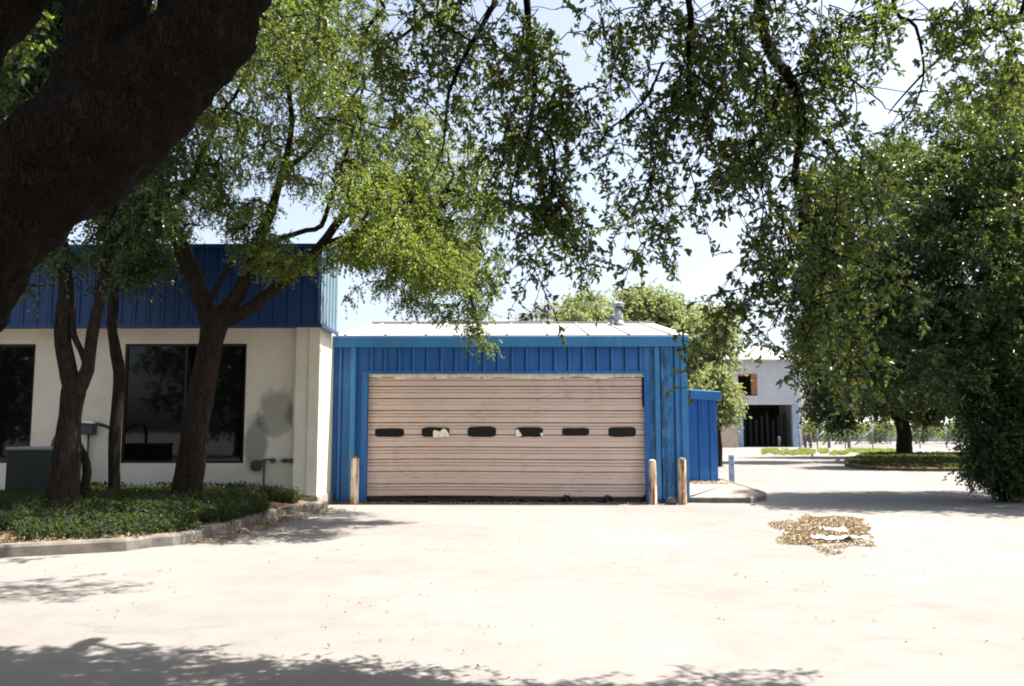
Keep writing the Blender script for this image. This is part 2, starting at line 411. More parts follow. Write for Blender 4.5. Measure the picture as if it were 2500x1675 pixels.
def foliage(cent, ntw, nlf, twL, lfL, lfW, droop=.35, down=.25, spread=.5, center=None, up=.6, scat=0.0):
    n = len(cent) * ntw; S = np.repeat(cent, ntw, 0)
    d = rdir(n) * np.array([1, 1, .8]) + np.array([0, 0, -down])
    if center is not None: d = d + unit(S - np.array(center)) * .35
    d = unit(d); L = rng.uniform(.5, 1.3, n) * twL
    S = S + rdir(n) * scat * rng.random((n, 1))
    t = np.linspace(0, 1, 5)
    Pt = S[:, None] + d[:, None] * (L[:, None] * t)[..., None] + np.array([0, 0, -1.]) * (L[:, None] * droop * t ** 2)[..., None]
    Rd = np.linspace(.0032, .0013, 5)[None].repeat(n, 0)
    k = nlf
    tt = rng.beta(1.7, 1.0, (n, k)); base = S[:, None] + d[:, None] * (L[:, None] * tt)[..., None] + np.array([0, 0, -1.]) * (L[:, None] * droop * tt ** 2)[..., None]
    tan = unit(d[:, None] + np.array([0, 0, -1.]) * (2 * droop * tt)[..., None])
    ax = tan * .7 + rng.normal(size=(n, k, 3)) * spread
    ls = lfL * rng.uniform(.6, 1.25, n * k)
    V, Fq = leaves(base.reshape(-1, 3), ax.reshape(-1, 3), ls, ls * (lfW / lfL) * rng.uniform(.75, 1.2, n * k), up)
    return (V, Fq), tubes(Pt, Rd)

def sprays(cent, L, nodes=6, down=.5, droop=.5):
    n = len(cent); d = unit(rdir(n) * np.array([1, 1, .45]) + np.array([0, 0, -down])); Ls = L * rng.uniform(.55, 1.35, n)
    t = np.linspace(0, 1, nodes + 1); wob = rng.normal(size=(n, 1, 3)) * .06 * np.sin(t * 5)[None, :, None]
    Pt = cent[:, None] + d[:, None] * (Ls[:, None] * (t - .35))[..., None] + np.array([0, 0, -1.]) * (Ls[:, None] * droop * t ** 2)[..., None] + wob * Ls[:, None, None]
    return Pt, tubes(Pt, np.linspace(.0048, .0018, nodes + 1)[None].repeat(n, 0), 4)
def px2m(r, Y): return r * 1.0684 / F * Y
def make_tree(name, label, cat, limbs, blobs, ncl, leafm, barkm, twig=(7, 9, .42, .07, .03), droop=.35, down=.25, group=None,
              sides=14, extra=None, center=None, extra_foliage=None, scat=.12, brn=True, base=None, spread=.5):
    """limbs: list of (list of (view x, view y, Y, radius in view px))"""
    lines = []; lp = []
    for li, lb in enumerate(limbs):
        pts = [D(x, y, Y) for x, y, Y, r in lb]; rad = [px2m(r, Y) for x, y, Y, r in lb]
        sl = smooth_line(pts, rad, .15, .04 if li else .0, li); lines.append(sl)
        if li: lp += [tuple(p) for p in sl[0][2::2]]
    if extra: lines += extra; lp += [tuple(p) for e in extra for p in e[0][::2]]
    root = empty(name, base if base is not None else lines[0][0][0])
    off = np.array(tuple(root.location))
    if not lp: lp = [tuple(lines[0][0][-1])]
    cent = sample_blobs(blobs, ncl)
    (LV, LF), tw = foliage(cent, *twig, droop=droop, down=down, center=center, scat=scat, spread=spread)
    parts = [bumpy_tube(lines, sides)]
    V, Fq = parts[0]; npmesh('trunk', V - off, Fq, barkm, root, True)
    bp, br = connect(cent, lp)
    V, Fq = join([tubes(bp, br, 5), tw]); npmesh('branches', V - off, Fq, barkm, root, True)
    npmesh('crown', LV - off, LF, leafm, root, False)
    tag(root, label, cat, group)
    return root

# ================================================================== SETTING
g = MB(); g.v = [(-900, -300, 0), (900, -300, 0), (900, 1500, 0), (-900, 1500, 0)]; g.face((0, 1, 2, 3))
tag(g.build('ground', M['ground']), kind='structure')

# planting bed kerb: slanted front line, tight corner, side line to the building corner
XS = G(560, 1298).x; YK = 10.8
KP = [(-16, 8.9), (-9, 10.15), (-6.6, 10.8), (-5.3, 11.42), (XS - .42, 11.78), (XS - .2, 11.95), (XS - .06, 12.25), (XS, 12.8), (XS + .04, 14.5), (XS + .14, 16.3), (-4.03, 17.5)]
path = [Vector((x, y, 0)) for x, y in KP]
def bed_front(x):
    for (a, b), (c, d) in zip(KP[:-1], KP[1:]):
        if x <= c: return b + (d - b) * (x - a) / (c - a)
    return 17.5
def sweep(mb, path, prof):       # prof: (offset to the left of travel, z)
    n = len(mb.v); k = len(prof)
    for i, p in enumerate(path):
        t = (path[min(i + 1, len(path) - 1)] - path[max(i - 1, 0)]).normalized(); nn = Vector((-t.y, t.x, 0))
        for (o, z) in prof: mb.v.append(tuple(p + nn * o + Vector((0, 0, z))))
    for i in range(len(path) - 1):
        for j in range(k):
            j2 = (j + 1) % k; mb.face((n + i * k + j, n + (i + 1) * k + j, n + (i + 1) * k + j2, n + i * k + j2))
    mb.face([n + j for j in range(k)][::-1]); e = n + (len(path) - 1) * k; mb.face([e + j for j in range(k)])
def dense(path, step=.25):
    out = []
    for a, b in zip(path[:-1], path[1:]):
        k = max(1, int((b - a).length / step)); out += [a.lerp(b, i / k) for i in range(k)]
    return out + [path[-1]]
kp = dense(path)
for p in kp:
    q = mnoise.noise(p * 1.3); p.x += q * .025; p.y += mnoise.noise(p * 1.9 + Vector((5, 5, 5))) * .02
mb = MB(); sweep(mb, kp, [(0, -.05), (.012, .125), (.035, .155), (.15, .165), (.16, -.05)])
tag(mb.build('kerb', M['kerb']), kind='structure')
def bed_z(x, y):
    e = min(1, max(0, (y - bed_front(x)) / 2.6)) * min(1, max(0, (XS + .5 - x) / 1.5))
    return .13 + .17 * e
def bed_x(y):
    for (a, b), (c, d) in zip(KP[:-1], KP[1:]):
        if y <= d: return a + (c - a) * (y - b) / (d - b) - .07
    return -4.1
xs_ = [-16 + (XS + .28 + 16) * (i / 44) ** .8 for i in range(45)]; V = []; Fq = []
for i, x in enumerate(xs_):
    y0 = bed_front(x + .04) + .1
    for j in range(37):
        y = y0 + (17.72 - y0) * j / 36; V.append((x, y, bed_z(x, y) + .02 * mnoise.noise(Vector((x * 2, y * 2, 0)))))
for i in range(44):
    for j in range(36): a = i * 37 + j; Fq.append((a, a + 37, a + 38, a + 1))
tag(npmesh('soil', np.array(V), np.array(Fq), M['soil'], None, True), kind='structure')

def scatter_plants(name, n, fx, hh, lfL, lfW, k, mat, blades=False):
    pts = []
    while len(pts) < n:
        q = fx()
        if q: pts.append(q)
    Pn = np.array(pts); h = rng.uniform(.5, 1.15, n) * hh
    base = np.repeat(Pn[:, :3], k, 0); hs = np.repeat(h, k)
    if blades:
        pos = base + rng.normal(size=(n * k, 3)) * np.array([.03, .03, 0]); ax = rdir(n * k) * .45 + np.array([0, 0, 1]); L = hs * rng.uniform(.5, 1.1, n * k)
        V, Fq = leaves(pos, ax, L, np.full(n * k, lfW), 0)
    else:
        pos = base + rng.normal(size=(n * k, 3)) * np.array([.06, .06, 0]) + np.array([0, 0, 1]) * (hs * rng.beta(1.6, 1, n * k))[:, None]
        ax = rdir(n * k) + np.array([0, 0, .5]); V, Fq = leaves(pos, ax, lfL * rng.uniform(.6, 1.3, n * k), lfW * rng.uniform(.7, 1.2, n * k), .8)
    return npmesh(name, V, Fq, mat)
def fbed():
    x = rng.uniform(-9.5, XS + .1); y = rng.uniform(bed_front(x) + .22, 17.55); e = y - bed_front(x)
    if e < 1.1 and x > -6.8 and rng.random() < .6 * (1 - e / 1.1) + .2: return None
    if mnoise.noise(Vector((x * 1.2, y * 1.2, 3))) < -.2: return None
    return (x, y, bed_z(x, y) - .01)
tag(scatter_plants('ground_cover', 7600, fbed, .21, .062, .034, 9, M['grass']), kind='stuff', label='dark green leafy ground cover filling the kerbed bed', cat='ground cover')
def fbl():
    q = fbed(); return q
tag(scatter_plants('grass', 2600, fbl, .27, 0, .010, 5, M['grass'], True), kind='stuff', label='thin grass blades growing among the ground cover', cat='grass')

# ================================================================== WHITE OFFICE BUILDING
WY = 17.75           # front wall plane
FYf = 17.2           # blue band plane
def zat(py, Y, px=500): return P(px, py, Y).z
def xat(px, Y, py=1000): return P(px, py, Y).x
XC = xat(778, 17.6)
off = empty('office_building', (-9, WY, 0))
O = Vector((-9, WY, 0))
def bx(mb, x0, x1, y0, y1, z0, z1, o=O): mb.box(x0 - o.x, x1 - o.x, y0 - o.y, y1 - o.y, z0 - o.z, z1 - o.z)
fz0 = zat(796, FYf, 700); fz1 = zat(598, FYf, 700); fx = xat(785, FYf, 700)
wz = fz0 + .1
w1 = (xat(298, WY), xat(598, WY)); w0 = (-11.5, xat(79, WY)); wzz = (zat(1131, WY), zat(839, WY))
mb = MB()                          # wall pieces around two window openings
TH = .22
for (a, b) in ((-16, w0[0]), (w0[1], w1[0]), (w1[1], XC - .28)): bx(mb, a, b, WY, WY + TH, .24, wz)
for (a, b) in (w0, w1):
    bx(mb, a, b, WY, WY + TH, .24, wzz[0]); bx(mb, a, b, WY, WY + TH, wzz[1], wz)
bx(mb, XC - TH, XC - .012, WY + .001, 29, .24, wz - .01); bx(mb, -16, XC - TH - .01, 28.8, 29, .24, wz - .01)
wo = mb.build('wall', M['stucco'], off)
# the stain is laid in world metres: shift the mesh so object space equals world space
for me_o in (wo,):
    me_o.data.transform(__import__('mathutils').Matrix.Translation(O)); me_o.location = -O
mb = MB(); bx(mb, XC - .5, XC, WY - .14, WY - .001, .26, wz); bx(mb, XC - .22, XC + .002, WY - .17, WY - .141, .26, wz)
bx(mb, XC - .56, XC - .501, WY - .06, WY - .001, .26, wz)
mb.build('pilaster', M['stucco_plain'], off)
mb = MB(); bx(mb, -16, XC + .03, WY - .2, WY + .3, -.05, .24); bx(mb, XC - .2, XC + .03, WY + .301, 18.88, -.05, .24)
mb.build('foundation', M['conc'], off)
def ribbed_x(mb, x0, x1, z0, z1, y, sp, rw, rh, o, phase=0, top=None):   # vertical ribs on a face looking to -y
    xs = [(x0, 0, 0)]; x = x0 + phase
    while x + rw < x1:
        if x > x0 + .03: xs += [(x - .024, 0, 1), (x, 0, 0), (x + rw * .15, rh, 0), (x + rw * .8, rh, 0), (x + rw, 0, 0)]
        x += sp
    xs.append((x1, 0, 0)); n = len(mb.v); keep = mb.mi
    for (x, h, _) in xs:
        zt = top(x) if top else z1
        mb.v += [(x - o.x, y - h - o.y, z0 - o.z), (x - o.x, y - h - o.y, zt - o.z)]
    for i in range(len(xs) - 1):
        mb.mi = xs[i][2]; mb.face((n + 2 * i, n + 2 * i + 2, n + 2 * i + 3, n + 2 * i + 1))
    mb.mi = keep
def ribbed_y(mb, y0, y1, z0, z1, x, sp, rw, rh, o):     # ribs on a face looking to +x
    ys = [(y0, 0)]; y = y0 + .1
    while y + rw < y1:
        ys += [(y, 0), (y + rw * .28, rh), (y + rw * .72, rh), (y + rw, 0)]; y += sp
    ys.append((y1, 0)); n = len(mb.v)
    for (y, h) in ys: mb.v += [(x + h - o.x, y - o.y, z0 - o.z), (x + h - o.x, y - o.y, z1 - o.z)]
    for i in range(len(ys) - 1): mb.face((n + 2 * i, n + 2 * i + 2, n + 2 * i + 3, n + 2 * i + 1))
FB = 18.72
mb = MB(); bx(mb, -16, fx - .02, FYf + .02, WY + .35, fz0 + .02, fz1 - .02); bx(mb, fx - .5, fx - .02, WY + .351, FB, fz0 + .02, fz1 - .02)
ribbed_x(mb, -16, fx, fz0, fz1, FYf, .29, .07, .028, O, .1)
mb.build('fascia', [M['blue_dark'], M['rib_shade_navy']], off)
mb = MB(); ribbed_y(mb, FYf, FB, fz0, fz1, fx, .29, .07, .028, O); o = mb.build('fascia_return', M['blue_sunlit'], off); o['label'] = 'pale blue end of the metal band, sunlight put into its colour'
mb = MB(); bx(mb, -16, fx + .03, FYf - .035, FYf - .03 + .05, fz0 - .03, fz0 + .04); bx(mb, -16, fx + .035, FYf - .04, FYf + .02, fz1 - .05, fz1 + .02)
bx(mb, fx - .01, fx + .034, FYf + .021, FB, fz0 - .03, fz0 + .04); bx(mb, fx - .01, fx + .04, FYf + .021, FB, fz1 - .05, fz1 + .02)
mb.build('fascia_trim', M['blue_dark'], off)
mb = MB(); bx(mb, -16, XC - .23, WY + .36, 28.7, 3.4, wz - .02); mb.build('roof', M['conc'], off)
for (a, b), mull in ((w0, -8.6), (w1, None)):
    fr = MB(); t = .05
    bx(fr, a, b, WY + .05, WY + .13, wzz[1] - t, wzz[1]); bx(fr, a, b, WY + .05, WY + .13, wzz[0], wzz[0] + t)
    bx(fr, a, a + t, WY + .05, WY + .13, wzz[0] + t, wzz[1] - t); bx(fr, b - t, b, WY + .05, WY + .13, wzz[0] + t, wzz[1] - t)
    mx = mull if mull else a + (b - a) * .5; bx(fr, mx - .025, mx + .025, WY + .06, WY + .12, wzz[0] + t, wzz[1] - t)
    fo = fr.build('window', M['black'], off)
    gm = MB(); bx(gm, a + t, b - t, WY + .08, WY + .09, wzz[0] + t, wzz[1] - t); gm.build('pane', M['glass'], fo)
mb = MB()                                                # small vent set in the blue band
va = P(660, 640, FYf); bx(mb, va.x - .06, va.x + .12, FYf - .045, FYf - .029, va.z - .04, va.z + .05); mb.build('vent', M['black'], off)
tag(off, 'low white stucco office with dark windows and deep navy ribbed metal band', 'building')

# things fixed on the office wall
def wallbox():
    a = D(189, 993, WY - .02); b = D(222, 965, WY - .02)
    r = empty('electrical_box', (a.x, WY, a.z)); m = MB(); w_, h_ = b.x - a.x, b.z - a.z
    m.box(0, w_, -.16, -.001, 0, h_); o = m.build('case', M['greybox'], r, .008)
    m = MB(); m.box(.015, w_ - .015, -.172, -.161, .015, h_ - .015); m.build('cover', M['greybox'], r, .004)
    m = MB(); m.tube([(w_ * .5, -.06, -.002), (w_ * .5, -.06, -.5), (w_ * .52, -.06, -a.z + .3)], .022, 8); m.build('conduit', M['greybox'], r)
    tag(r, 'small grey electrical box on the white wall between the tree trunks', 'electrical box')
wallbox()
def meter():
    c = D(586, 1064, WY - .1)
    r = empty('gas_meter', (c.x, WY - .12, .3)); h = c.z - .3
    m = MB(); m.tube([(0, -.02, h), (0, .05, h)], .115, 20); m.tube([(0, -.035, h), (0, -.021, h)], .07, 16); m.build('dial_housing', M['greybox'], r)
    m = MB(); m.tube([(.0, 0, h + .03), (.14, .03, h + .10), (.17, .05, h + .09)], .025, 8); m.tube([(.155, .04, h + .12), (.155, .04, -.15)], .022, 8)
    m.tube([(.155, .04, h + .115), (.32, .04, h + .13)], .018, 8); m.build('pipe', M['greybox'], r)
    m = MB()
    for dx in (.33, .58, .72): m.tube([(dx, 0, h + .10), (dx, .1, h + .10)], .05, 12)
    m.tube([(.5, .05, h + .1), (.75, .05, h + .12)], .02, 8); m.build('valve', M['greybox'], r)
    tag(r, 'grey round meter with pipe and valves low on the white wall', 'meter')
meter()
def acunit():
    a = D(8, 1125, 15.2); b = D(118, 1022, 15.2); zb = bed_z(a.x, 15.2)
    r = empty('air_conditioner', (a.x, 15.2, zb)); w_ = b.x - a.x; h_ = b.z - zb
    m = MB(); m.box(.02, w_ - .02, .02, w_ - .02, .05, h_ - .05)
    for k in range(26):
        x = .03 + (w_ - .06) * k / 25; m.box(x - .008, x + .008, 0, .019, .06, h_ - .06)
        m.box(w_ - .019, w_, x - .008, x + .008, .06, h_ - .06)
    m.build('casing', M['ac'], r)
    m = MB()
    for k in range(25):
        x = .03 + (w_ - .06) * (k + .5) / 25; m.box(x - .011, x + .011, .0165, .0195, .07, h_ - .07)
    m.build('grille', M['black'], r)
    m = MB(); m.box(-.01, w_ + .01, -.01, w_ + .01, h_ - .05, h_); m.build('lid', M['galv'], r, .01)
    m = MB(); m.box(-.05, w_ + .05, -.05, w_ + .05, -.05, .049); m.build('pad', M['conc'], r)
    m = MB(); pts = [(w_ * .55, w_ * .8, h_ - .1), (w_ * .6, w_ * .9, h_ + .2), (w_ * .72, w_ + .3, h_ + .42), (w_ * .9, w_ + 1.0, h_ + .42), (w_ * .95, w_ + 1.55, h_ + .3)]
    p, q = smooth_line(pts, [.035] * 5, .1); m.tube(p, q, 8); m.build('hose', M['greybox'], r)
    tag(r, 'square green grey air conditioning unit with ribbed sides in the bed', 'air conditioner')
acunit()

# ================================================================== GARAGE
GY = 18.93
gx0, gx1 = xat(812, GY), xat(1674, GY)
ez = (zat(848, GY, 1250), zat(824, GY, 1250))     # gutter band bottom and top
dx0, dx1 = xat(893, GY, 1100), xat(1577, GY, 1100); dz1 = zat(911, GY, 1250)
RY = GY + 5.0; rz = zat(790, RY, 1400); BY = GY + 10
gar = empty('garage', ((gx0 + gx1) / 2, GY, 0)); O2 = Vector(gar.location)
def b2(mb, *a): bx(mb, *a, o=O2)
mb = MB()
b2(mb, gx0, dx0, GY + .01, GY + .13, -.02, ez[1] - .03); b2(mb, dx0, dx1, GY + .01, GY + .13, dz1, ez[1] - .03)
b2(mb, gx0, gx0 + .12, GY + .131, BY, -.02, ez[1] - .05)
b2(mb, gx0 + .121, gx1 - .121, BY - .12, BY, -.02, ez[1] - .05)
ribbed_x(mb, gx0, dx0, .06, ez[0], GY, .315, .09, .065, O2, .12)
ribbed_x(mb, dx0 - .001, dx1 + .001, dz1, ez[0], GY - .001, .315, .085, .065, O2, .06)
for xx in (gx0, gx1):                        # gable triangles
    s = 1 if xx == gx0 else -1
    mb.prism([(GY + .14 - O2.y, ez[1] - .05 - O2.z), (BY - O2.y, ez[1] - .05 - O2.z), (RY - O2.y, rz - .1 - O2.z)], xx - O2.x + s * .005, xx - O2.x + s * .1, 'x')
mb.build('wall', [M['blue'], M['rib_shade_blue']], gar)
mb = MB(); b2(mb, dx1, gx1, GY + .01, GY + .13, -.02, ez[1] - .03); ribbed_x(mb, dx1 + .0, gx1, .1, ez[0], GY, .315, .09, .065, O2, .02)
b2(mb, gx1 - .12, gx1, GY + .131, BY, -.02, ez[1] - .05); ribbed_y(mb, GY + .02, BY, .06, ez[0], gx1 + .004, .315, .09, .034, O2)
o = mb.build('side_wall', [M['blue_stained'], M['rib_shade_blue']], gar); o.data.transform(__import__('mathutils').Matrix.Translation(O2)); o.location = -O2
mb = MB(); b2(mb, gx1 - .09, gx1 + .045, GY - .045, GY - .036, .08, ez[0]); b2(mb, gx1 + .036, gx1 + .045, GY - .0355, GY + .12, .08, ez[0]); mb.build('corner_trim', M['blue_trim'], gar)
# gutter band
mb = MB(); poly = [(-.17, ez[0]), (-.001, ez[0]), (-.001, ez[1] + .0), (-.19, ez[1])]
mb.prism([(GY + p[0] - O2.y, p[1] - O2.z) for p in poly], gx0 - O2.x - .02, gx1 - O2.x + .06, 'x')
mb.build('gutter', M['blue_trim'], gar, .006)
for px in (806.5, 1502.5):
    x = D(px, 1000, GY).x; m = MB(); b2(m, x - .055, x + .055, GY - .12, GY - .04, .1, ez[0] - .002)
    for zz in (.8, 2.2): b2(m, x - .065, x + .065, GY - .125, GY - .037, zz, zz + .03)
    m.build('downspout', M['blue_trim'], gar, .008)
mb = MB(); t = .10
b2(mb, dx0 - t, dx0 + .02, GY - .05, GY + .14, .05, dz1 - .001); b2(mb, dx1 - .02, dx1 + t, GY - .05, GY + .14, .05, dz1 - .001)
b2(mb, dx0 - t, dx1 + t, GY - .052, GY - .037, dz1 - .02, dz1 + .045)
mb.build('door_frame', M['blue'], gar)
# roof: two slopes with seams
mb = MB(); e0 = (gx0 - .02, gx1 + .08); th = .05
def slope(mb, ya, za, yb, zb, x0, x1, th):
    mb.hexa([(x0 - O2.x, ya - O2.y, za - th), (x1 - O2.x, ya - O2.y, za - th), (x1 - O2.x, yb - O2.y, zb - th), (x0 - O2.x, yb - O2.y, zb - th),
             (x0 - O2.x, ya - O2.y, za), (x1 - O2.x, ya - O2.y, za), (x1 - O2.x, yb - O2.y, zb), (x0 - O2.x, yb - O2.y, zb)])
ze = ez[1] + .035
slope(mb, GY - .17, ze, RY, rz, *e0, th); slope(mb, BY + .15, ze, RY, rz, *e0, th)
mb.mi = 1; x = e0[0] + .3
while x < e0[1]:
    slope(mb, GY - .165, ze + .035, RY, rz + .035, x - .022, x + .022, .04); x += .9
b2(mb, e0[0] - .01, e0[1] + .01, RY - .16, RY + .16, rz - .02, rz + .045)
mb.build('roof', [M['white'], M['seam']], gar)
mb = MB(); q = D(1414, 745, RY - 1.2); zr = ze + (rz - ze) * (RY - 1.2 - GY) / 5
tip = D(1416, 692, RY - 1.2)
lx, ly = q.x - O2.x, RY - 1.2 - O2.y
mb.tube([(lx, ly, zr - .05), (lx, ly, tip.z - .1)], .11, 16); mb.tube([(lx, ly, tip.z - .12), (lx, ly, tip.z - .03)], .18, 16, True, False); mb.tube([(lx, ly, tip.z - .0299), (lx, ly, tip.z + .03)], [.18, .06], 16, True, False)
mb.tube([(lx, ly, zr - .05), (lx, ly, zr + .14)], [.19, .11], 16)
mb.tube([(lx - .16, ly + .3, zr - .05), (lx - .16, ly + .3, tip.z - .34), ], .05, 10); mb.tube([(lx - .16, ly + .3, tip.z - .34), (lx - .16, ly + .3, tip.z - .28)], .1, 10)
mb.build('vent_pipe', M['galv'], gar)
# roll door: horizontally ribbed curtain
DYp = GY + .07
gd = MB(); zs = []
z = .13; nrow = 9; H = dz1 - .03 - z; rh = H / 10.0
prof = []
for i in range(10):
    zb = z + i * rh
    prof += [(zb, .022), (zb + .014, .022), (zb + .022, 0), (zb + rh * .48, 0), (zb + rh * .495, .014), (zb + rh * .535, .014), (zb + rh * .57, 0), (zb + rh * .72, 0), (zb + rh * .735, .014), (zb + rh * .775, .014), (zb + rh * .81, 0), (zb + rh - .008, 0)]
prof.append((z + H, 0))
nx = 24
xa, xb = dx0 + .03, dx1 - .015
def sag(x, zz):       # the door hangs slightly out of square
    return .012 * math.sin((x - xa) * .9) * (1 - (zz - z) / H)
n = len(gd.v)
for (zz, h) in prof:
    for k in range(nx + 1):
        x = xa + (xb - xa) * k / nx
        if zz > z + H * .72 and k == nx: x -= .045
        gd.v.append((x - O2.x, DYp + h - O2.y + .006 * math.sin(x * 2.1), zz + sag(x, zz)))
for i in range(len(prof) - 1):
    gd.mi = 1 if (prof[i][1] > .01 or prof[i + 1][1] > .01) and (i % 12 < 2 or (i // 12) % 3 != 1) and i % 12 in (0, 1, 4, 8) else 0
    for k in range(nx): gd.face((n + i * (nx + 1) + k, n + i * (nx + 1) + k + 1, n + (i + 1) * (nx + 1) + k + 1, n + (i + 1) * (nx + 1) + k))
gdo = gd.build('garage_door', [M['door'], M['door_seam']], gar)
sol = gdo.modifiers.new('thick', 'SOLIDIFY'); sol.thickness = .03; sol.offset = -1
rs = random.Random(3)
mb = MB(); k = 0; x = xa
zt = dz1 - .001; top = []; bot = []
while x < dx1 - .02:
    top.append((x, zt)); bot.append((x, zt - rs.uniform(.05, .14))); x += rs.uniform(.04, .22)
top.append((dx1 - .021, zt)); bot.append((dx1 - .021, zt - .09)); n = len(mb.v)
for (a, b) in zip(top, bot): mb.v += [(a[0] - O2.x, GY + .035 - O2.y, a[1]), (b[0] - O2.x, GY + .03 - O2.y, b[1])]
for i in range(len(top) - 1): mb.face((n + 2 * i, n + 2 * i + 1, n + 2 * i + 3, n + 2 * i + 2))
o = mb.build('weatherstrip', M['cream'], gdo); sm = o.modifiers.new('t', 'SOLIDIFY'); sm.thickness = .008
# six torn openings in the door
def sc(cx, cy): return P(780 + cx / 2.341, 660 + cy / 2.341, DYp)
wins = [((317, 903), (483, 953), []), ((585, 897), (743, 953), [[(650, 955), (650, 918), (660, 913), (690, 922), (705, 905), (722, 908), (735, 925), (742, 940), (737, 953)]]),
        ((847, 893), (1010, 953), []), ((1117, 897), (1278, 952), [[(1121, 912), (1133, 908), (1150, 930), (1157, 945), (1135, 950), (1121, 945)], [(1262, 930), (1277, 928), (1277, 945), (1266, 945)]]),
        ((1387, 900), (1541, 944), []), ((1650, 896), (1809, 952), [])]
for (a, b, pats) in wins:
    m = MB(); pts = []
    cx, cy = (a[0] + b[0]) / 2, (a[1] + b[1]) / 2; hx, hy = (b[0] - a[0]) / 2, (b[1] - a[1]) / 2
    for k in range(40):
        t = 2 * math.pi * k / 40; c_, s_ = math.cos(t), math.sin(t); e = .42
        ux = math.copysign(abs(c_) ** e, c_); uy = math.copysign(abs(s_) ** e, s_)
        j = 1 + rs.uniform(-.07, .05); q = sc(cx + ux * hx * (1 + rs.uniform(-.02, .01)), cy + uy * hy * j); pts.append((q.x - O2.x, q.z))
    pts = pts[::-1]
    m.prism(pts, DYp - .014 - O2.y, DYp - .002 - O2.y, 'y'); m.mi = 1
    for pt in pats:
        pp = [sc(*u) for u in pt]; m.prism([(u.x - O2.x, u.z) for u in pp], DYp - .02 - O2.y, DYp - .0145 - O2.y, 'y')
    m.build('window', [M['glass_blk'], M['cream']], gdo)
# bottom seal, torn
mb = MB(); x = xa; n = 0; pr = []
while x < xb: pr.append((x, .12 + rs.uniform(-.012, .02), .05 + rs.uniform(-.03, .03) - .02 * (x > 1.2))); x += rs.uniform(.05, .2)
n = len(mb.v)
for (x, zt, zb) in pr: mb.v += [(x - O2.x, DYp - .02 - O2.y, zt), (x - O2.x, DYp - .035 - O2.y, zb)]
for i in range(len(pr) - 1): mb.face((n + 2 * i, n + 2 * i + 1, n + 2 * i + 3, n + 2 * i + 2))
for px in (1405, 1640, 1860):
    q = sc(px, 1280); mb.tube([(q.x - O2.x - .05, DYp - .05 - O2.y, .05), (q.x - O2.x - .02, DYp - .09 - O2.y, .17), (q.x - O2.x + .07, DYp - .07 - O2.y, .15), (q.x - O2.x + .13, DYp - .04 - O2.y, .06)], .022, 6)
o = mb.build('bottom_seal', M['black'], gdo); sm = o.modifiers.new('t', 'SOLIDIFY'); sm.thickness = .01
tag(gar, 'blue ribbed metal garage with wide tan sectional door and white roof', 'garage')

# lean-to shed
SY = 25.0
sx0, sx1 = gx1 + .02, xat(1751, SY, 1100); sz = (zat(968, SY, 1700), zat(977, SY, 1750))
shed = empty('lean_to_shed', (sx0, SY, 0)); O3 = Vector(shed.location)
mb = MB(); tp = lambda x: sz[0] + (sz[1] - sz[0]) * (x - sx0) / (sx1 - sx0)
mb.hexa([(0, .01, 0), (sx1 - sx0, .01, 0), (sx1 - sx0, 3, 0), (0, 3, 0), (0, .01, sz[0] - .02), (sx1 - sx0, .01, sz[1] - .02), (sx1 - sx0, 3, sz[1] - .02), (0, 3, sz[0] - .02)])
ribbed_x(mb, sx0, sx1, .16, 0, SY, .315, .08, .035, O3, .2, tp); ribbed_y(mb, SY, SY + 3, .16, sz[1], sx1 + .004, .315, .08, .035, O3)
mb.build('wall', [M['blue'], M['rib_shade_blue']], shed)
mb = MB(); za, zb = zat(944, SY, 1680), zat(956, SY, 1760); xe = sx1 + .13
def fas(y0, y1, up0, up1):
    mb.hexa([(-.02, y0, sz[0] + up0), (xe - sx0, y0, sz[1] + up0 - .02), (xe - sx0, y1, sz[1] + up0 - .02), (-.02, y1, sz[0] + up0), (-.02, y0, za + up1), (xe - sx0, y0, zb + up1), (xe - sx0, y1, zb + up1), (-.02, y1, za + up1)])
fas(-.1, 3.15, 0, 0); mb.build('roof', M['blue_trim'], shed, .02)
tag(shed, 'low blue metal lean-to shed attached behind the garage side', 'shed')

# raised sandy pad with kerb beside the garage
padp = [G(1676, 1227), G(1760, 1228), G(1830, 1228), G(1862, 1222), G(1866, 1214), G(1830, 1200), G(1790, 1188), G(1760, 1178), Vector((sx1 + .15, SY + .4, 0)), Vector((gx1 + .06, SY + .4, 0)), Vector((gx1 + .06, GY + .2, 0))]
mb = MB(); mb.prism([(p.x, p.y) for p in padp], -.05, .11, 'z'); o = mb.build('raised_pad', M['padcon'], None, .03)
tag(o, kind='structure', label='sandy concrete pad raised beside the blue garage', cat='pad')
mb = MB(); sweep(mb, dense([p.copy() for p in padp[:8]], .3), [(-.05, -.05), (-.045, .105), (-.03, .12), (.1, .125), (.11, -.04)])
tag(mb.build('kerb', M['kerb']), kind='structure')

# ------------------------------------------------------------------ bollards
def bollard(x, y, h, rad, label, notch=False, seed=0, lean=0):
    r = empty('bollard', (x, y, 0)); m = MB()
    rr = [rad * 1.03, rad, rad * .99, rad * .98, rad * .98]; m.tube([(0, 0, -.05), (0, 0, .1), (0, 0, h * .5), (lean * .7, 0, h * .8), (lean, 0, h)], rr, 20, cap=False)
    m.build('pipe', M['rust'], r)
    m = MB()
    m.tube([(lean, 0, h - .02), (lean, 0, h + .005), (lean, 0, h + .03), (lean, 0, h + .045)], [rad * .93, rad * .93, rad * .7, rad * .2], 20)
    m.build('concrete_cap', M['conc'] if notch else M['kerb'], r)
    tag(r, label, 'bollard', 'rusty bollards guarding the garage door'); return r
def bp(x, yb): return Vector((D(x, 1100, GY - .3).x, GY - .3, 0))
q = bp(811, 1139); bollard(q.x, q.y, D(811, 1045, q.y).z - .02, .088, 'rust streaked white bollard at the left end of the garage door')
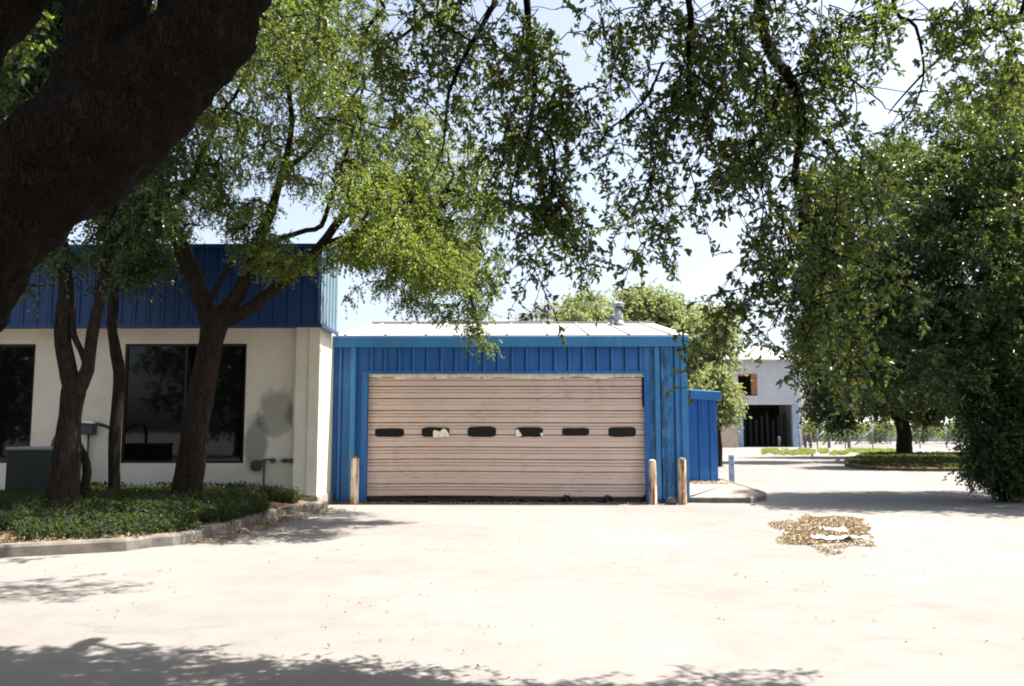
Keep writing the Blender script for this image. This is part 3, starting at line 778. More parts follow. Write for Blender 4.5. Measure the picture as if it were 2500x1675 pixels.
q = bp(1492, 1146); bollard(q.x, q.y, D(1492, 1052, q.y).z - .02, .085, 'rusty bollard directly beside the right door jamb under the stains', True, 1, -.01)
q = bp(1559, 1149); bollard(q.x, q.y, D(1559, 1048, q.y).z - .02, .088, 'rusty bollard in front of the outer garage corner by the pad', False, 2)
q = G(1787, 1180)
r = empty('marker_post', (q.x, q.y, 0)); m = MB(); ht = P(1785, 1110, q.y).z; m.box(-.075, .075, -.06, .06, -.05, ht); m.build('post', M['post_grey'], r, .015)
m = MB(); m.tube([(0, -.061, ht - .1), (0, -.075, ht - .1)], .02, 8); m.build('bolt', M['greybox'], r); m = MB(); m.tube([(0, -.061, ht - .3), (0, -.075, ht - .3)], .02, 8); m.build('bolt', M['greybox'], r)
tag(r, 'grey square post standing behind the sandy pad in the sun', 'post')
# rock at the corner base
def rock(c, s, name, mat, label, cat, sq=(1, 1, .7)):
    import bmesh
    bm = bmesh.new(); bmesh.ops.create_icosphere(bm, subdivisions=3, radius=s)
    for v in bm.verts:
        v.co = v.co * (1 + .28 * mnoise.noise(v.co * (2 / s) + Vector(c))); v.co = Vector((v.co.x * sq[0], v.co.y * sq[1], v.co.z * sq[2]))
    me = bpy.data.meshes.new(name); bm.to_mesh(me); me.materials.append(mat); me.polygons.foreach_set('use_smooth', [True] * len(me.polygons)); o = bpy.data.objects.new(name, me); o.location = c
    link(o); tag(o, label, cat); return o
q = bp(1535, 1147); rock((q.x, q.y + .05, .07), .12, 'rock', M['kerb'], 'pale lump of concrete on the ground between the two right bollards', 'rock')

# ================================================================== litter
def litter(name, n, fn, L=.06, W=.03, lift=.03, mat=None, label='', cat='leaf litter'):
    pts = []
    while len(pts) < n:
        q = fn()
        if q is not None: pts.append(q)
    pts = np.array(pts, float); k = len(pts); pts[:, 2] += .006 + rng.random(k) * lift
    ax = rdir(k) * np.array([1, 1, .25]); V, Fq = leaves(pts, ax, L * rng.uniform(.5, 1.3, k), W * rng.uniform(.6, 1.2, k), 2.2)
    V[:, 2] = np.maximum(V[:, 2], .004)
    return tag(npmesh(name, V, Fq, mat or M['leaf_dry']), label, cat, kind='stuff')
pc = G(2035, 1302)
pA, pB = G(1905, 1300), G(2160, 1300); pT, pBt = G(2035, 1262), G(2035, 1346)
hw = (pB.x - pA.x) / 2; hd = (pT.y - pBt.y) / 2; pcy = (pT.y + pBt.y) / 2; pcx = pc.x
def in_pile():
    a = rng.uniform(0, 2 * math.pi); rr = math.sqrt(rng.random()) * (1.0 + .5 * mnoise.noise(Vector((math.cos(a) * 2, math.sin(a) * 2, 1.5))))
    x = pcx + math.cos(a) * rr * hw; y = pcy + math.sin(a) * rr * hd
    # bare patch where the scrap lies
    if mnoise.noise(Vector((x * 3, y * 1.5, 0))) < -.38: return None
    if abs(x - 5.02 - (y - 12.2) * .3) < .36 and abs(y - 12.35 - .3 * math.sin(x * 5)) < .24 and rng.random() < .85: return None
    return (x + (y - pcy) * pcx / pcy, y, .03 * (1 - rr))
litter('leaf_pile', 5600, in_pile, .06, .03, .02, label='patch of brown dry leaves swept together on the bright pavement', cat='leaf pile')
def kl():
    y = rng.uniform(12.2, 17.4); e = abs(rng.normal()) * .28; x = bed_x(y) + .10 + e
    if mnoise.noise(Vector((x * 2, y * 2.5, 9))) < -.05: return None
    return (x, y, 0)
litter('kerb_litter', 1200, kl, .055, .028, .03, label='dead brown leaves drifted against the side of the planting bed kerb')
def gl():
    x = rng.uniform(gx0 + .05, dx1 + .2); y = GY - .08 - abs(rng.normal()) * .13
    if mnoise.noise(Vector((x * 1.5, 4, 9))) < -.25: return None
    return (x, y, 0)
litter('door_litter', 2400, gl, .055, .03, .025, label='thin line of dry leaves along the foot of the garage door')
def padl():
    x = rng.uniform(gx1 + .1, sx1); y = rng.uniform(SY - 1.4, SY - .1) ; return (x, y, .11)
litter('pad_litter', 700, padl, .06, .03, .03, label='dry leaves scattered on the sandy pad below the shed')
def yard():
    y = 3 + 14 * rng.random() ** .7; x = rng.uniform(-.62, .62) * y
    if mnoise.noise(Vector((x * .55, y * .55, 2))) < .05: return None
    if x < XS + .3 and y > bed_front(x) - .15: return None
    return (x, y, 0)
litter('scattered_leaves', 420, yard, .04, .017, .004, label='few small dry leaf fragments strewn over the open pavement')
def kerbsoil():
    x = rng.uniform(-7.5, XS - .2); y = bed_front(x) + .15 + abs(rng.normal()) * .3
    return (x, y, bed_z(x, y))
litter('bed_litter', 1500, kerbsoil, .06, .03, .02, label='dry leaves lying inside the front edge of the planting bed')
# white plastic scraps on the pile
def scrap(cx, cy, ln, wd, ang, label, seed):
    m = MB(); nn = 14; k = 6; r_ = random.Random(seed); n = 0
    for i in range(nn + 1):
        t = i / nn; ww = wd * (.35 + .65 * math.sin(math.pi * min(1, t * 1.1 + .05))) * r_.uniform(.7, 1.15)
        for j in range(k + 1):
            u = j / k - .5; x = (t - .5) * ln; y = u * ww + .06 * math.sin(t * 7 + seed)
            m.v.append((x * math.cos(ang) - y * math.sin(ang), x * math.sin(ang) + y * math.cos(ang), .012 + .09 * abs(mnoise.noise(Vector((x * 6 + seed, y * 9, 0))))))
    for i in range(nn):
        for j in range(k): a = i * (k + 1) + j; m.face((a, a + k + 1, a + k + 2, a + 1), True)
    o = m.build('plastic_scrap', M['paper']); o.location = (cx, cy, .03); s_ = o.modifiers.new('t', 'SOLIDIFY'); s_.thickness = .006
    tag(o, label, 'plastic scrap', 'white scraps on the leaf patch')
a = G(2050, 1322); scrap(a.x, a.y, .8, .34, R(-6), 'long crumpled white plastic sheet on the brown leaf patch', 3)
a = G(2038, 1300); scrap(a.x, a.y, .36, .5, R(20), 'short upright white plastic scrap at the back of the leaf patch', 8)

# ================================================================== BACKGROUND
FY2 = 80.0
def FP(px, py, Y=FY2): return P(px, py, Y)
a = FP(1740, 1086); b = FP(1952, 880)
fb = empty('warehouse', (a.x, FY2, 0)); W2 = b.x - a.x; H2 = b.z; O4 = Vector(fb.location)
ox = [FP(x, 1000).x - a.x for x in (1813, 1934)]; oz = FP(1850, 988).z
wx = [FP(x, 940).x - a.x for x in (1802, 1848)]; wz2 = [FP(1800, y).z for y in (966, 913)]
mb = MB()
mb.box(0, ox[0], 0, .3, 0, oz); mb.box(ox[1], W2, 0, .3, 0, oz); mb.box(0, W2, 0, .3, oz, wz2[0])
mb.box(0, wx[0], 0, .3, wz2[0], wz2[1]); mb.box(wx[1], W2, 0, .3, wz2[0], wz2[1]); mb.box(0, W2, 0, .3, wz2[1], H2)
mb.box(0, .3, .31, 20, 0, H2); mb.box(W2 - .3, W2, .31, 20, 0, H2)
for k in range(int(W2 / .3)):
    x = .15 + k * .3
    if x + .08 > W2: break
    if not (wx[0] - .1 < x < wx[1]): mb.box(x, x + .07, -.04, -.001, oz + .02, H2)
    else: mb.box(x, x + .07, -.04, -.001, wz2[1], H2)
mb.build('wall', M['farwall'], fb)
mb = MB(); mb.box(ox[0] - .5, ox[0], -.06, -.042, 0, oz); mb.build('door_jamb', M['farblue'], fb)
mb = MB(); mb.box(ox[1], ox[1] + .55, -.06, -.042, 0, oz); mb.build('door_jamb', M['farblue'], fb)
mb = MB(); mb.box(.31, W2 - .31, 6, 6.2, 0, H2 - .1)
for k in range(9): x = ox[0] + (ox[1] - ox[0]) * k / 8.5; mb.box(x, x + .25, 2.0, 2.2, 0, 2.6 + .3 * (k % 3))
mb.build('back_wall', M['dark'], fb)
mb = MB(); mb.box(wx[0] + .55, wx[0] + 1.0, .02, .1, wz2[0], wz2[1]); mb.v = mb.v; 
mb = MB(); mb.box(wx[1] - .55, wx[1] - .02, -.08, .02, wz2[0] + .1, wz2[1]); mb.box(wx[0], wx[0] + .6, -.08, .02, wz2[1] - .2, wz2[1]); mb.build('window_board', M['orange'], fb)
mb = MB()
mb.hexa([(-.4, -.4, H2 - .02), (W2 + .3, -.4, H2 - .02), (W2 + .3, 10, H2 + 1.9), (-.4, 10, H2 + 1.9), (-.4, -.4, H2 + .1), (W2 + .3, -.4, H2 + .1), (W2 + .3, 10, H2 + 2.0), (-.4, 10, H2 + 2.0)])
mb.hexa([(-.4, 20.4, H2 - .02), (W2 + .3, 20.4, H2 - .02), (W2 + .3, 10.01, H2 + 1.9), (-.4, 10.01, H2 + 1.9), (-.4, 20.4, H2 + .1), (W2 + .3, 20.4, H2 + .1), (W2 + .3, 10.01, H2 + 2.0), (-.4, 10.01, H2 + 2.0)])
mb.build('roof', M['white'], fb)
tag(fb, 'distant grey corrugated warehouse with dark open bay and orange window board', 'warehouse')
# wooden fence left of it
a = FP(1690, 1086, 76); b = FP(1799, 1044, 76)
wf = empty('wooden_fence', (a.x, 76, 0)); mb = MB(); x = 0
while x < b.x - a.x: mb.box(x, x + .135, 0, .025, .03, b.z + rs.uniform(-.05, .05)); x += .15
mb.build('board_panel', M['wood'], wf)
mb = MB()
for zz in (.4, b.z - .35): mb.box(0, b.x - a.x, .03, .08, zz, zz + .09)
mb.build('rail', M['wood'], wf)
for xx in (.5, (b.x - a.x) / 2, b.x - a.x - .2):
    mb = MB(); mb.box(xx, xx + .1, .085, .18, -.1, b.z); mb.build('post', M['wood'], wf)
tag(wf, 'weathered tan board fence beside the distant warehouse', 'fence')
# short white bollards / posts at the yard entrance
for i, (px, y0, y1, Y) in enumerate([(1902, 1066, 1084, 79), (1966, 1056, 1088, 77), (1979, 1057, 1088, 76.5), (2024, 1057, 1088, 76), (2073, 1058, 1089, 75)]):
    q = FP(px, y1, Y); h = FP(px, y0, Y).z; m = MB(); m.tube([(0, 0, -.1), (0, 0, h - .1), (0, 0, h)], [.13, .13, .07], 10)
    o = m.build('pale_post', M['kerb']); o.location = (q.x, Y, 0)
    lab = ['short white post in front of the dark warehouse bay', 'pale yard post just beyond the warehouse corner, first of a close pair',
           'pale yard post second of the close pair by the warehouse corner', 'single pale yard post between the close pair and the tree side post', 'pale yard post nearest the island tree trunk'][i]
    tag(o, lab, 'post', 'pale posts along the yard fence')
def chainlink(x0, x1, Y, h, posts, braces):
    r = empty('chain_link_fence', (x0, Y, 0)); L = x1 - x0
    mb = MB(); mb.tube([(0, 0, h), (L, 0, h)], .03, 6); mb.tube([(0, 0, .15), (L, 0, .15)], .015, 5); mb.build('rail', M['galv'], r)
    mb = MB()
    s = .3
    k = int((L + h) / s)
    for i in range(k):
        a_ = i * s - h
        for sg in (0, 1):
            p0 = [a_, 0.02 + sg * .01, .1]; p1 = [a_ + h, 0.02 + sg * .01, h]
            if sg: p0[2], p1[2] = h, .1
            if p0[0] < 0 or p1[0] > L: continue
            mb.tube([p0, p1], .006, 3, False)
    mb.build('wire_mesh', M['galv'], r)
    for px in posts:
        x = FP(px, 1080, Y).x - x0; m = MB(); m.tube([(x, -.05, -.1), (x, -.05, h + .08)], .05, 8); m.build('post', M['galv'], r)
    for (pa, ya, pb, yb) in braces:
        A, B = FP(pa, ya, Y), FP(pb, yb, Y); m = MB(); m.tube([(A.x - x0, -.1, max(A.z, .05)), (B.x - x0, -.1, B.z)], .045, 6); m.build('brace', M['galv'], r)
    return r
r = chainlink(FP(1952, 1080, 74).x, FP(2420, 1080, 74).x, 74, 2.2, (1952, 1995, 2063, 2130, 2190, 2245, 2310, 2370), ((1972, 1087, 2016, 1048), (2086, 1086, 2128, 1048)))
tag(r, 'galvanised chain link fence with slanted braces across the far yard', 'fence')
# long pale building far beyond the fence
a = P(1960, 1078, 118); b = P(2420, 1040, 118)
r = empty('pale_shed', (a.x, 118, 0)); mb = MB(); mb.box(0, b.x - a.x, 0, 12, 0, b.z)
for k in range(int((b.x - a.x) / .6)): mb.box(k * .6, k * .6 + .12, -.05, -.001, .2, b.z)
mb.build('wall', M['farwall'], r)
mb = MB(); mb.hexa([(-.3, -.4, b.z + .01), (b.x - a.x + .3, -.4, b.z + .01), (b.x - a.x + .3, 12.3, b.z + .01), (-.3, 12.3, b.z + .01), (-.3, -.4, b.z + .2), (b.x - a.x + .3, -.4, b.z + .2), (b.x - a.x + .3, 6, b.z + 1.4), (-.3, 6, b.z + 1.4)])
mb.build('roof', M['white'], r); 
for k in range(4): xx = 3 + k * 6; mb = MB(); mb.box(xx, xx + 1.6, -.07, -.052, .9, 2.0); mb.build('window', M['black'], r)
tag(r, 'long low pale shed seen through the chain link fence', 'shed')

# island with tree
isl = [G(x, y) for x, y in ((2062, 1138), (2085, 1144), (2150, 1149), (2250, 1151), (2400, 1152), (2700, 1152), (2700, 1112), (2400, 1111), (2250, 1111), (2160, 1113), (2110, 1118), (2075, 1128))]
mb = MB(); mb.prism([(p.x, p.y) for p in isl], -.05, .14, 'z'); tag(mb.build('traffic_island', M['soil'], None, .04), kind='structure')
def inpoly(x, y, poly):
    c_ = False; j = len(poly) - 1
    for i in range(len(poly)):
        if (poly[i].y > y) != (poly[j].y > y) and x < (poly[j].x - poly[i].x) * (y - poly[i].y) / (poly[j].y - poly[i].y) + poly[i].x: c_ = not c_
        j = i
    return c_
def fis():
    x = rng.uniform(14, 36); y = rng.uniform(32, 52)
    return (x, y, .13) if inpoly(x, y, isl) else None
tag(scatter_plants('island_ground_cover', 5000, fis, .12, .12, .05, 6, M['grass']), kind='stuff', label='dark low plants covering the tree island', cat='ground cover')
def fgp():
    px = rng.uniform(1860, 2190); py = 1100 + abs(rng.normal()) * 2.5 + rng.uniform(0, 7); q = G(px, py)
    if mnoise.noise(Vector((px / 28, py / 9, 0))) < -.02: return None
    return (q.x, q.y, 0)
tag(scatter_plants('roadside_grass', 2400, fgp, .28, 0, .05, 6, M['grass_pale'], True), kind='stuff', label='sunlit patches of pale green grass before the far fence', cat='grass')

# ================================================================== TREES
# --- the big near oak: trunk remeshed from thick tubes, hanging branches overhead
BY0 = 3.6
def S(x, y, Y=BY0): return D(x, y, Y)
big = empty('oak_tree', (-4.1, 3.9, 0)); ob = np.array([-4.1, 3.9, 0])
def L_(pts, wob=.03, seed=0, step=.06):
    return smooth_line([p[0] for p in pts], [p[1] for p in pts], step, wob, seed)
main = L_([(Vector((-4.15, 3.95, -.2)), .62), (Vector((-4.0, 3.85, .35)), .48), (Vector((-3.35, 3.7, 1.15)), .33), (S(-110, 614), .262), (S(12, 487), .243), (S(132, 373), .24), (S(225, 300), .24), (S(270, 250), .2)], .02)
limbV = L_([(S(185, 350), .22), (S(225, 230), .18), (S(240, 90), .162), (S(243, -30), .165), (Vector((-2.0, 3.8, 5.6)), .15), (Vector((-2.2, 4.0, 7.6)), .09)], .015, 3)
limbR = L_([(S(210, 330), .22), (S(315, 235), .195), (S(410, 145), .19), (S(480, 50), .19), (S(560, -90, 3.8), .17), (Vector((-.1, 5.0, 5.4)), .15), (Vector((1.2, 6.0, 6.1)), .13), (Vector((3.0, 6.0, 6.8)), .09), (Vector((4.4, 6.0, 7.0)), .04)], .02, 5)
knob = L_([(S(460, 130), .12), (S(500, 95), .13), (S(530, 50), .10), (S(570, 0), .07), (S(600, -90, 3.8), .05)], .015, 6)
limbL = L_([(S(-160, 640), .2), (S(-170, 330), .15), (S(-50, 100), .11), (S(35, -10), .10), (S(110, -110), .09), (Vector((-2.3, 4.4, 5.6)), .06)], .02, 7)
over = L_([(Vector((.2, 5.2, 5.55)), .13), (Vector((-.4, 6.2, 6.0)), .09), (Vector((-.6, 7.2, 5.9)), .06)], .03, 8)
over2 = L_([(Vector((1.0, 5.9, 6.05)), .11), (Vector((2.4, 4.6, 6.5)), .09), (Vector((4.2, 3.4, 6.7)), .05)], .03, 9)
over3 = L_([(Vector((.0, 5.0, 5.4)), .11), (Vector((.6, 3.6, 6.0)), .08), (Vector((1.6, 2.2, 6.2)), .05)], .03, 10)
over4 = L_([(Vector((-2.1, 3.9, 5.8)), .13), (Vector((-2.6, 1.5, 6.4)), .11), (Vector((-1.0, -2, 6.9)), .09), (Vector((1.0, -5, 7.3)), .05)], .03, 11)
over5 = L_([(Vector((-2.1, 4.0, 6.4)), .13), (Vector((-3.4, 6.4, 6.9)), .10), (Vector((-3.6, 8.8, 7.6)), .05), (Vector((-3.4, 10.6, 7.9)), .03)], .03, 12)
V, Fq = bumpy_tube([over4, over5, main, limbV, limbR, knob, limbL, over, over2, over3], 28, .09, 1.6, True)
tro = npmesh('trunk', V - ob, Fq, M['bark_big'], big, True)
rm = tro.modifiers.new('weld', 'REMESH'); rm.mode = 'VOXEL'; rm.voxel_size = .022; rm.use_smooth_shade = True
smo = tro.modifiers.new('soft', 'SMOOTH'); smo.iterations = 5; smo.factor = .6
tex = bpy.data.textures.new('bark_relief', 'VORONOI'); tex.noise_scale = .11; tex.distance_metric = 'DISTANCE'
dsp = tro.modifiers.new('relief', 'DISPLACE'); dsp.texture = tex; dsp.strength = .06; dsp.mid_level = .3
# hanging branches traced at 6 to 7 m
hang = []
def c6(x, y): return ((1600 + x / 1.96) / 1.0684, (y / 1.96) / 1.0684)
def c5(x, y): return ((800 + x / 1.96) / 1.0684, (y / 1.96) / 1.0684)
NF = .93
def HB(pts, Y, r0, r1, start=None, seed=0):
    Y *= NF if pts[0][0] < 1500 else NF - .04
    n_ = len(pts); L = [D(px, py, Y + .25 * math.sin(i * .9 + seed)) for i, (px, py) in enumerate(pts)]
    rads = [r0 + (r1 - r0) * i / (n_ - 1) for i in range(n_)]
    if start is not None: L = [Vector(start)] + L; rads = [r0 * 1.4] + rads
    hang.append(smooth_line(L, rads, .08, .02, seed))
HB([c6(*p) for p in ((500, -40), (520, 150), (560, 270), (640, 370), (700, 530), (690, 700), (660, 830), (690, 1000), (680, 1130), (600, 1260), (560, 1400))], 6.3, .045, .006, (2.0, 6.3, 6.3), 1)
HB([c6(*p) for p in ((705, 600), (850, 720), (900, 830), (960, 930), (1050, 1030))], 6.4, .014, .004, None, 2)
HB([c6(*p) for p in ((700, 740), (800, 780), (900, 900), (930, 1060))], 6.5, .011, .004, None, 3)
HB([c6(*p) for p in ((640, 370), (830, 330), (980, 420), (1100, 520))], 6.5, .012, .004, None, 4)
HB([c6(*p) for p in ((150, -40), (160, 200), (150, 480), (60, 640), (40, 780), (-60, 900))], 6.2, .022, .004, (.9, 6.0, 6.0), 5)
HB([c6(*p) for p in ((520, 300), (530, 560), (450, 700), (500, 860), (520, 1000))], 6.1, .013, .004, None, 6)
HB([c5(*p) for p in ((950, -30), (960, 150), (990, 350), (975, 560), (960, 680), (880, 880), (860, 1000))], 6.5, .028, .004, (-.1, 6.6, 5.9), 7)
HB([c5(*p) for p in ((975, 600), (1060, 660), (1090, 780), (1080, 900), (1180, 1060), (1190, 1250))], 6.4, .013, .003, None, 8)
HB([c5(*p) for p in ((790, -30), (770, 60), (690, 200), (600, 400), (570, 500), (550, 700), (500, 850))], 6.9, .026, .004, (-.5, 7.0, 5.9), 9)
HB([c5(*p) for p in ((1600, 300), (1500, 500), (1330, 640), (1290, 760))], 6.3, .010, .003, None, 10)
HB([(2350, -30), (2260, 60), (2150, 130), (2080, 200), (2030, 260)], 6.9, .02, .004, (3.9, 6.1, 6.8), 11)
HB([(2040, -40), (2090, 60), (2110, 180), (2060, 300)], 6.6, .016, .004, (3.2, 6.0, 6.8), 12)
HB([c6(*p) for p in ((690, 1010), (760, 1130), (860, 1250), (900, 1400), (880, 1560))], 6.2, .010, .003, None, 13)
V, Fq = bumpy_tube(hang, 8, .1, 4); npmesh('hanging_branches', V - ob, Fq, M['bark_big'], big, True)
# near foliage clusters: (view x, y, depth, rx, ry, rdepth, weight)
nearb = [(1080, -10, 6.8, 120, 35, .5, 2.5), (1350, 60, 6.4, 55, 90, .4, 2.2), (1350, 260, 6.3, 40, 90, .4, 1.2), (1480, -5, 6.3, 130, 35, .5, 3), (1740, 0, 6.3, 140, 40, .5, 3.5), (1980, 0, 6.6, 120, 40, .5, 2.5), (1950, 150, 6.6, 90, 80, .4, 2), (2240, -5, 6.8, 110, 40, .5, 2.5), (1650, 60, 6.3, 60, 60, .4, 1.5), (640, 40, 9.6, 90, 70, .8, 8), (760, 60, 9.8, 90, 80, .8, 9), (840, 110, 10, 60, 90, .8, 6), (700, 140, 9.8, 80, 50, .7, 5), (580, 110, 9.4, 50, 50, .6, 3),
 (980, 60, 6.8, 110, 90, .5, 7), (1090, 120, 6.7, 90, 120, .5, 8), (1200, 120, 6.5, 100, 130, .5, 11), (1060, 250, 6.9, 80, 90, .4, 5),
 (1200, 300, 6.5, 110, 90, .5, 11), (1290, 230, 6.4, 50, 90, .4, 3), (1230, 430, 6.5, 90, 90, .4, 9), (1290, 500, 6.4, 60, 80, .4, 4), (1180, 560, 6.5, 45, 50, .3, 1.6),
 (1215, 640, 6.4, 22, 35, .2, .7), (1320, 600, 6.4, 28, 45, .2, .9), (1270, 590, 6.4, 50, 25, .2, .8), (870, 90, 7.0, 60, 110, .4, 4), (900, 200, 7.0, 45, 60, .4, 2), (1150, 420, 6.7, 60, 70, .4, 2),
 (1460, 60, 6.3, 90, 70, .5, 8), (1600, 90, 6.3, 90, 100, .5, 8), (1700, 160, 6.3, 120, 140, .5, 9), (1560, 250, 6.3, 110, 100, .5, 8), (1450, 250, 6.3, 50, 60, .4, 3),
 (1700, 330, 6.3, 100, 90, .5, 8), (1470, 370, 6.3, 80, 80, .4, 5.5), (1440, 470, 6.3, 60, 55, .4, 2.8), (1530, 490, 6.2, 50, 50, .4, 2.2), (1450, 590, 6.2, 28, 30, .3, .6), (1560, 570, 6.2, 25, 45, .3, .8), (1500, 540, 6.2, 50, 25, .2, .7),
 (1780, 260, 6.4, 90, 110, .5, 8), (1850, 120, 6.5, 90, 90, .5, 7), (1930, 60, 6.6, 90, 60, .5, 3.5), (1880, 320, 6.5, 80, 70, .5, 3), (1660, 400, 6.2, 90, 50, .4, 2.6),
 (1790, 450, 6.3, 80, 90, .4, 4), (1760, 560, 6.2, 70, 60, .4, 4), (1880, 480, 6.4, 80, 90, .4, 3), (1950, 420, 6.5, 80, 90, .4, 2.5), (1990, 560, 6.4, 90, 90, .4, 3.5), (1880, 620, 6.3, 90, 80, .4, 4.5),
 (1770, 660, 6.2, 50, 40, .4, 2), (1690, 700, 6.1, 45, 30, .3, 1.2), (1880, 710, 6.2, 60, 50, .4, 3), (1870, 770, 6.1, 40, 25, .3, .7), (1640, 700, 6.1, 40, 30, .2, 1.2), (1590, 760, 6.1, 40, 25, .2, .8), (1700, 660, 6.2, 30, 40, .3, 1),
 (1940, 760, 6.2, 50, 50, .3, 1.5), (1778, 815, 6.1, 8, 22, .1, .15), (2040, 680, 6.4, 70, 60, .3, 2.5), (1560, 775, 6.0, 16, 18, .1, .25),
 (2040, 80, 6.7, 110, 90, .5, 3), (2130, 40, 6.8, 90, 50, .5, 2.5), (2060, 230, 6.7, 80, 70, .4, 1.2), (1980, 260, 6.6, 70, 60, .4, 1.5), (2200, 80, 6.8, 80, 60, .4, 2), (2300, 50, 6.9, 70, 80, .5, 4), (2320, 160, 6.9, 50, 60, .4, 2), (2180, 180, 6.8, 70, 40, .3, 0.6),
]
def nf(x): return NF if x < 1450 else NF - .085 * min(1, (x - 1450) / 300)
nearb = [(b[0], b[1], b[2] * nf(b[0]), *b[3:]) for b in nearb]
cent = sample_blobs(nearb, 455)
lp = [tuple(p) for h in hang for p in h[0][::2]] + [tuple(p) for p in over5[0][::4]]
SP, spt = sprays(cent, .42, 6)
(LV1, LF1), tw1 = foliage(SP[:, 1:].reshape(-1, 3), 2, 7, .12, .045, .022, droop=.3, down=.3, spread=.85, scat=.02)
bp1, br1 = connect(SP[:, 0], lp, -.03)
# overhead foliage above the frame (it throws the shade in the foreground)
ovb = []
def oc(x0, x1, y0, y1, z0, z1, n): ovb.append(np.column_stack([rng.uniform(x0, x1, n), rng.uniform(y0, y1, n), rng.uniform(z0, z1, n)]))
oc(-4.6, -2.6, 9.0, 11.5, 7.2, 8.6, 34); oc(-9, 6, -6, 2.5, 5.2, 8.5, 420); oc(-7, -3, 3, 10, 5.5, 9, 130); oc(4, 9, -3, 4, 5.8, 8, 70); oc(.8, 5.5, 3.0, 5.4, 5.3, 6.9, 210); oc(-2.0, .8, 3.4, 5.2, 5.3, 6.6, 90); oc(-1.5, .2, 5.0, 6.6, 5.7, 6.9, 110); oc(-1.2, 2.2, 3.9, 5.95, 5.7, 6.9, 170); oc(.0, 3.4, 1.6, 5.0, 5.9, 7.3, 150); oc(-3, 0, 2.5, 6.2, 5.8, 7.8, 130); oc(-4.5, -2.5, 3, 6.5, 5.2, 7.5, 50); oc(-2.9, -1.3, 4.4, 6.6, 5.3, 6.6, 40)
cent2 = np.concatenate(ovb)
lp2 = [tuple(p) for h in (limbV, limbR, over, over2, over3, limbL, over4, over5) for p in h[0][::3] if p.z > 5]
(LV2, LF2), tw2 = foliage(cent2, 7, 10, .42, .11, .062, droop=.35, down=.2, scat=.25)
bp2, br2 = connect(cent2, lp2)
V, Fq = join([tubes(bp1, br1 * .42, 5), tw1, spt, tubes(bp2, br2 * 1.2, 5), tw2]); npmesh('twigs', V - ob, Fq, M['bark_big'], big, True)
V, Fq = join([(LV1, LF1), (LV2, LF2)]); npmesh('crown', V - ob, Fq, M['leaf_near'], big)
tag(big, 'huge dark leaning oak trunk close by with leafy branches hanging overhead', 'tree')

# --- spreading tree in the bed (main canopy over the garage)
TY = 15.3
limbs = [
 [(425, 1150, TY, 38), (432, 1100, TY, 33), (450, 960, TY, 29), (472, 830, TY, 27), (490, 745, TY, 29), (496, 700, TY, 22)],
 [(488, 745, TY, 24), (455, 665, TY, 21), (420, 585, TY, 20), (392, 500, TY, 16), (368, 430, TY - .3, 12), (350, 330, TY - .6, 8), (370, 220, TY - .8, 5)],
 [(385, 480, TY, 12), (430, 420, TY, 8), (470, 330, TY - .3, 5), (520, 240, TY - .4, 4)],
 [(494, 740, TY, 22), (530, 690, TY, 18), (562, 640, TY, 17), (585, 570, TY, 15), (620, 480, TY, 11), (650, 380, TY, 8), (665, 250, TY, 6), (640, 120, TY, 4)],
 [(470, 715, TY, 9), (500, 650, TY, 6), (530, 600, TY - .2, 4)],
 [(505, 735, TY, 20), (560, 712, TY, 15), (620, 670, TY, 13), (680, 625, TY, 11), (735, 560, TY, 11), (790, 490, TY, 9), (870, 460, TY, 7), (950, 430, TY, 5), (1020, 440, TY, 3)],
 [(595, 560, TY, 9), (640, 545, TY, 7), (700, 528, TY, 6), (735, 515, TY, 6), (760, 440, TY, 5), (800, 330, TY, 4), (830, 200, TY, 3)],
 [(715, 580, TY, 8), (780, 545, TY - .1, 7), (860, 560, TY - .2, 5), (930, 590, TY - .2, 5), (1010, 620, TY - .2, 4), (1070, 680, TY - .2, 3), (1095, 750, TY - .2, 2)],
 [(640, 400, TY, 6), (720, 330, TY + .2, 5), (790, 240, TY + .2, 4), (860, 150, TY + .2, 3)],
]
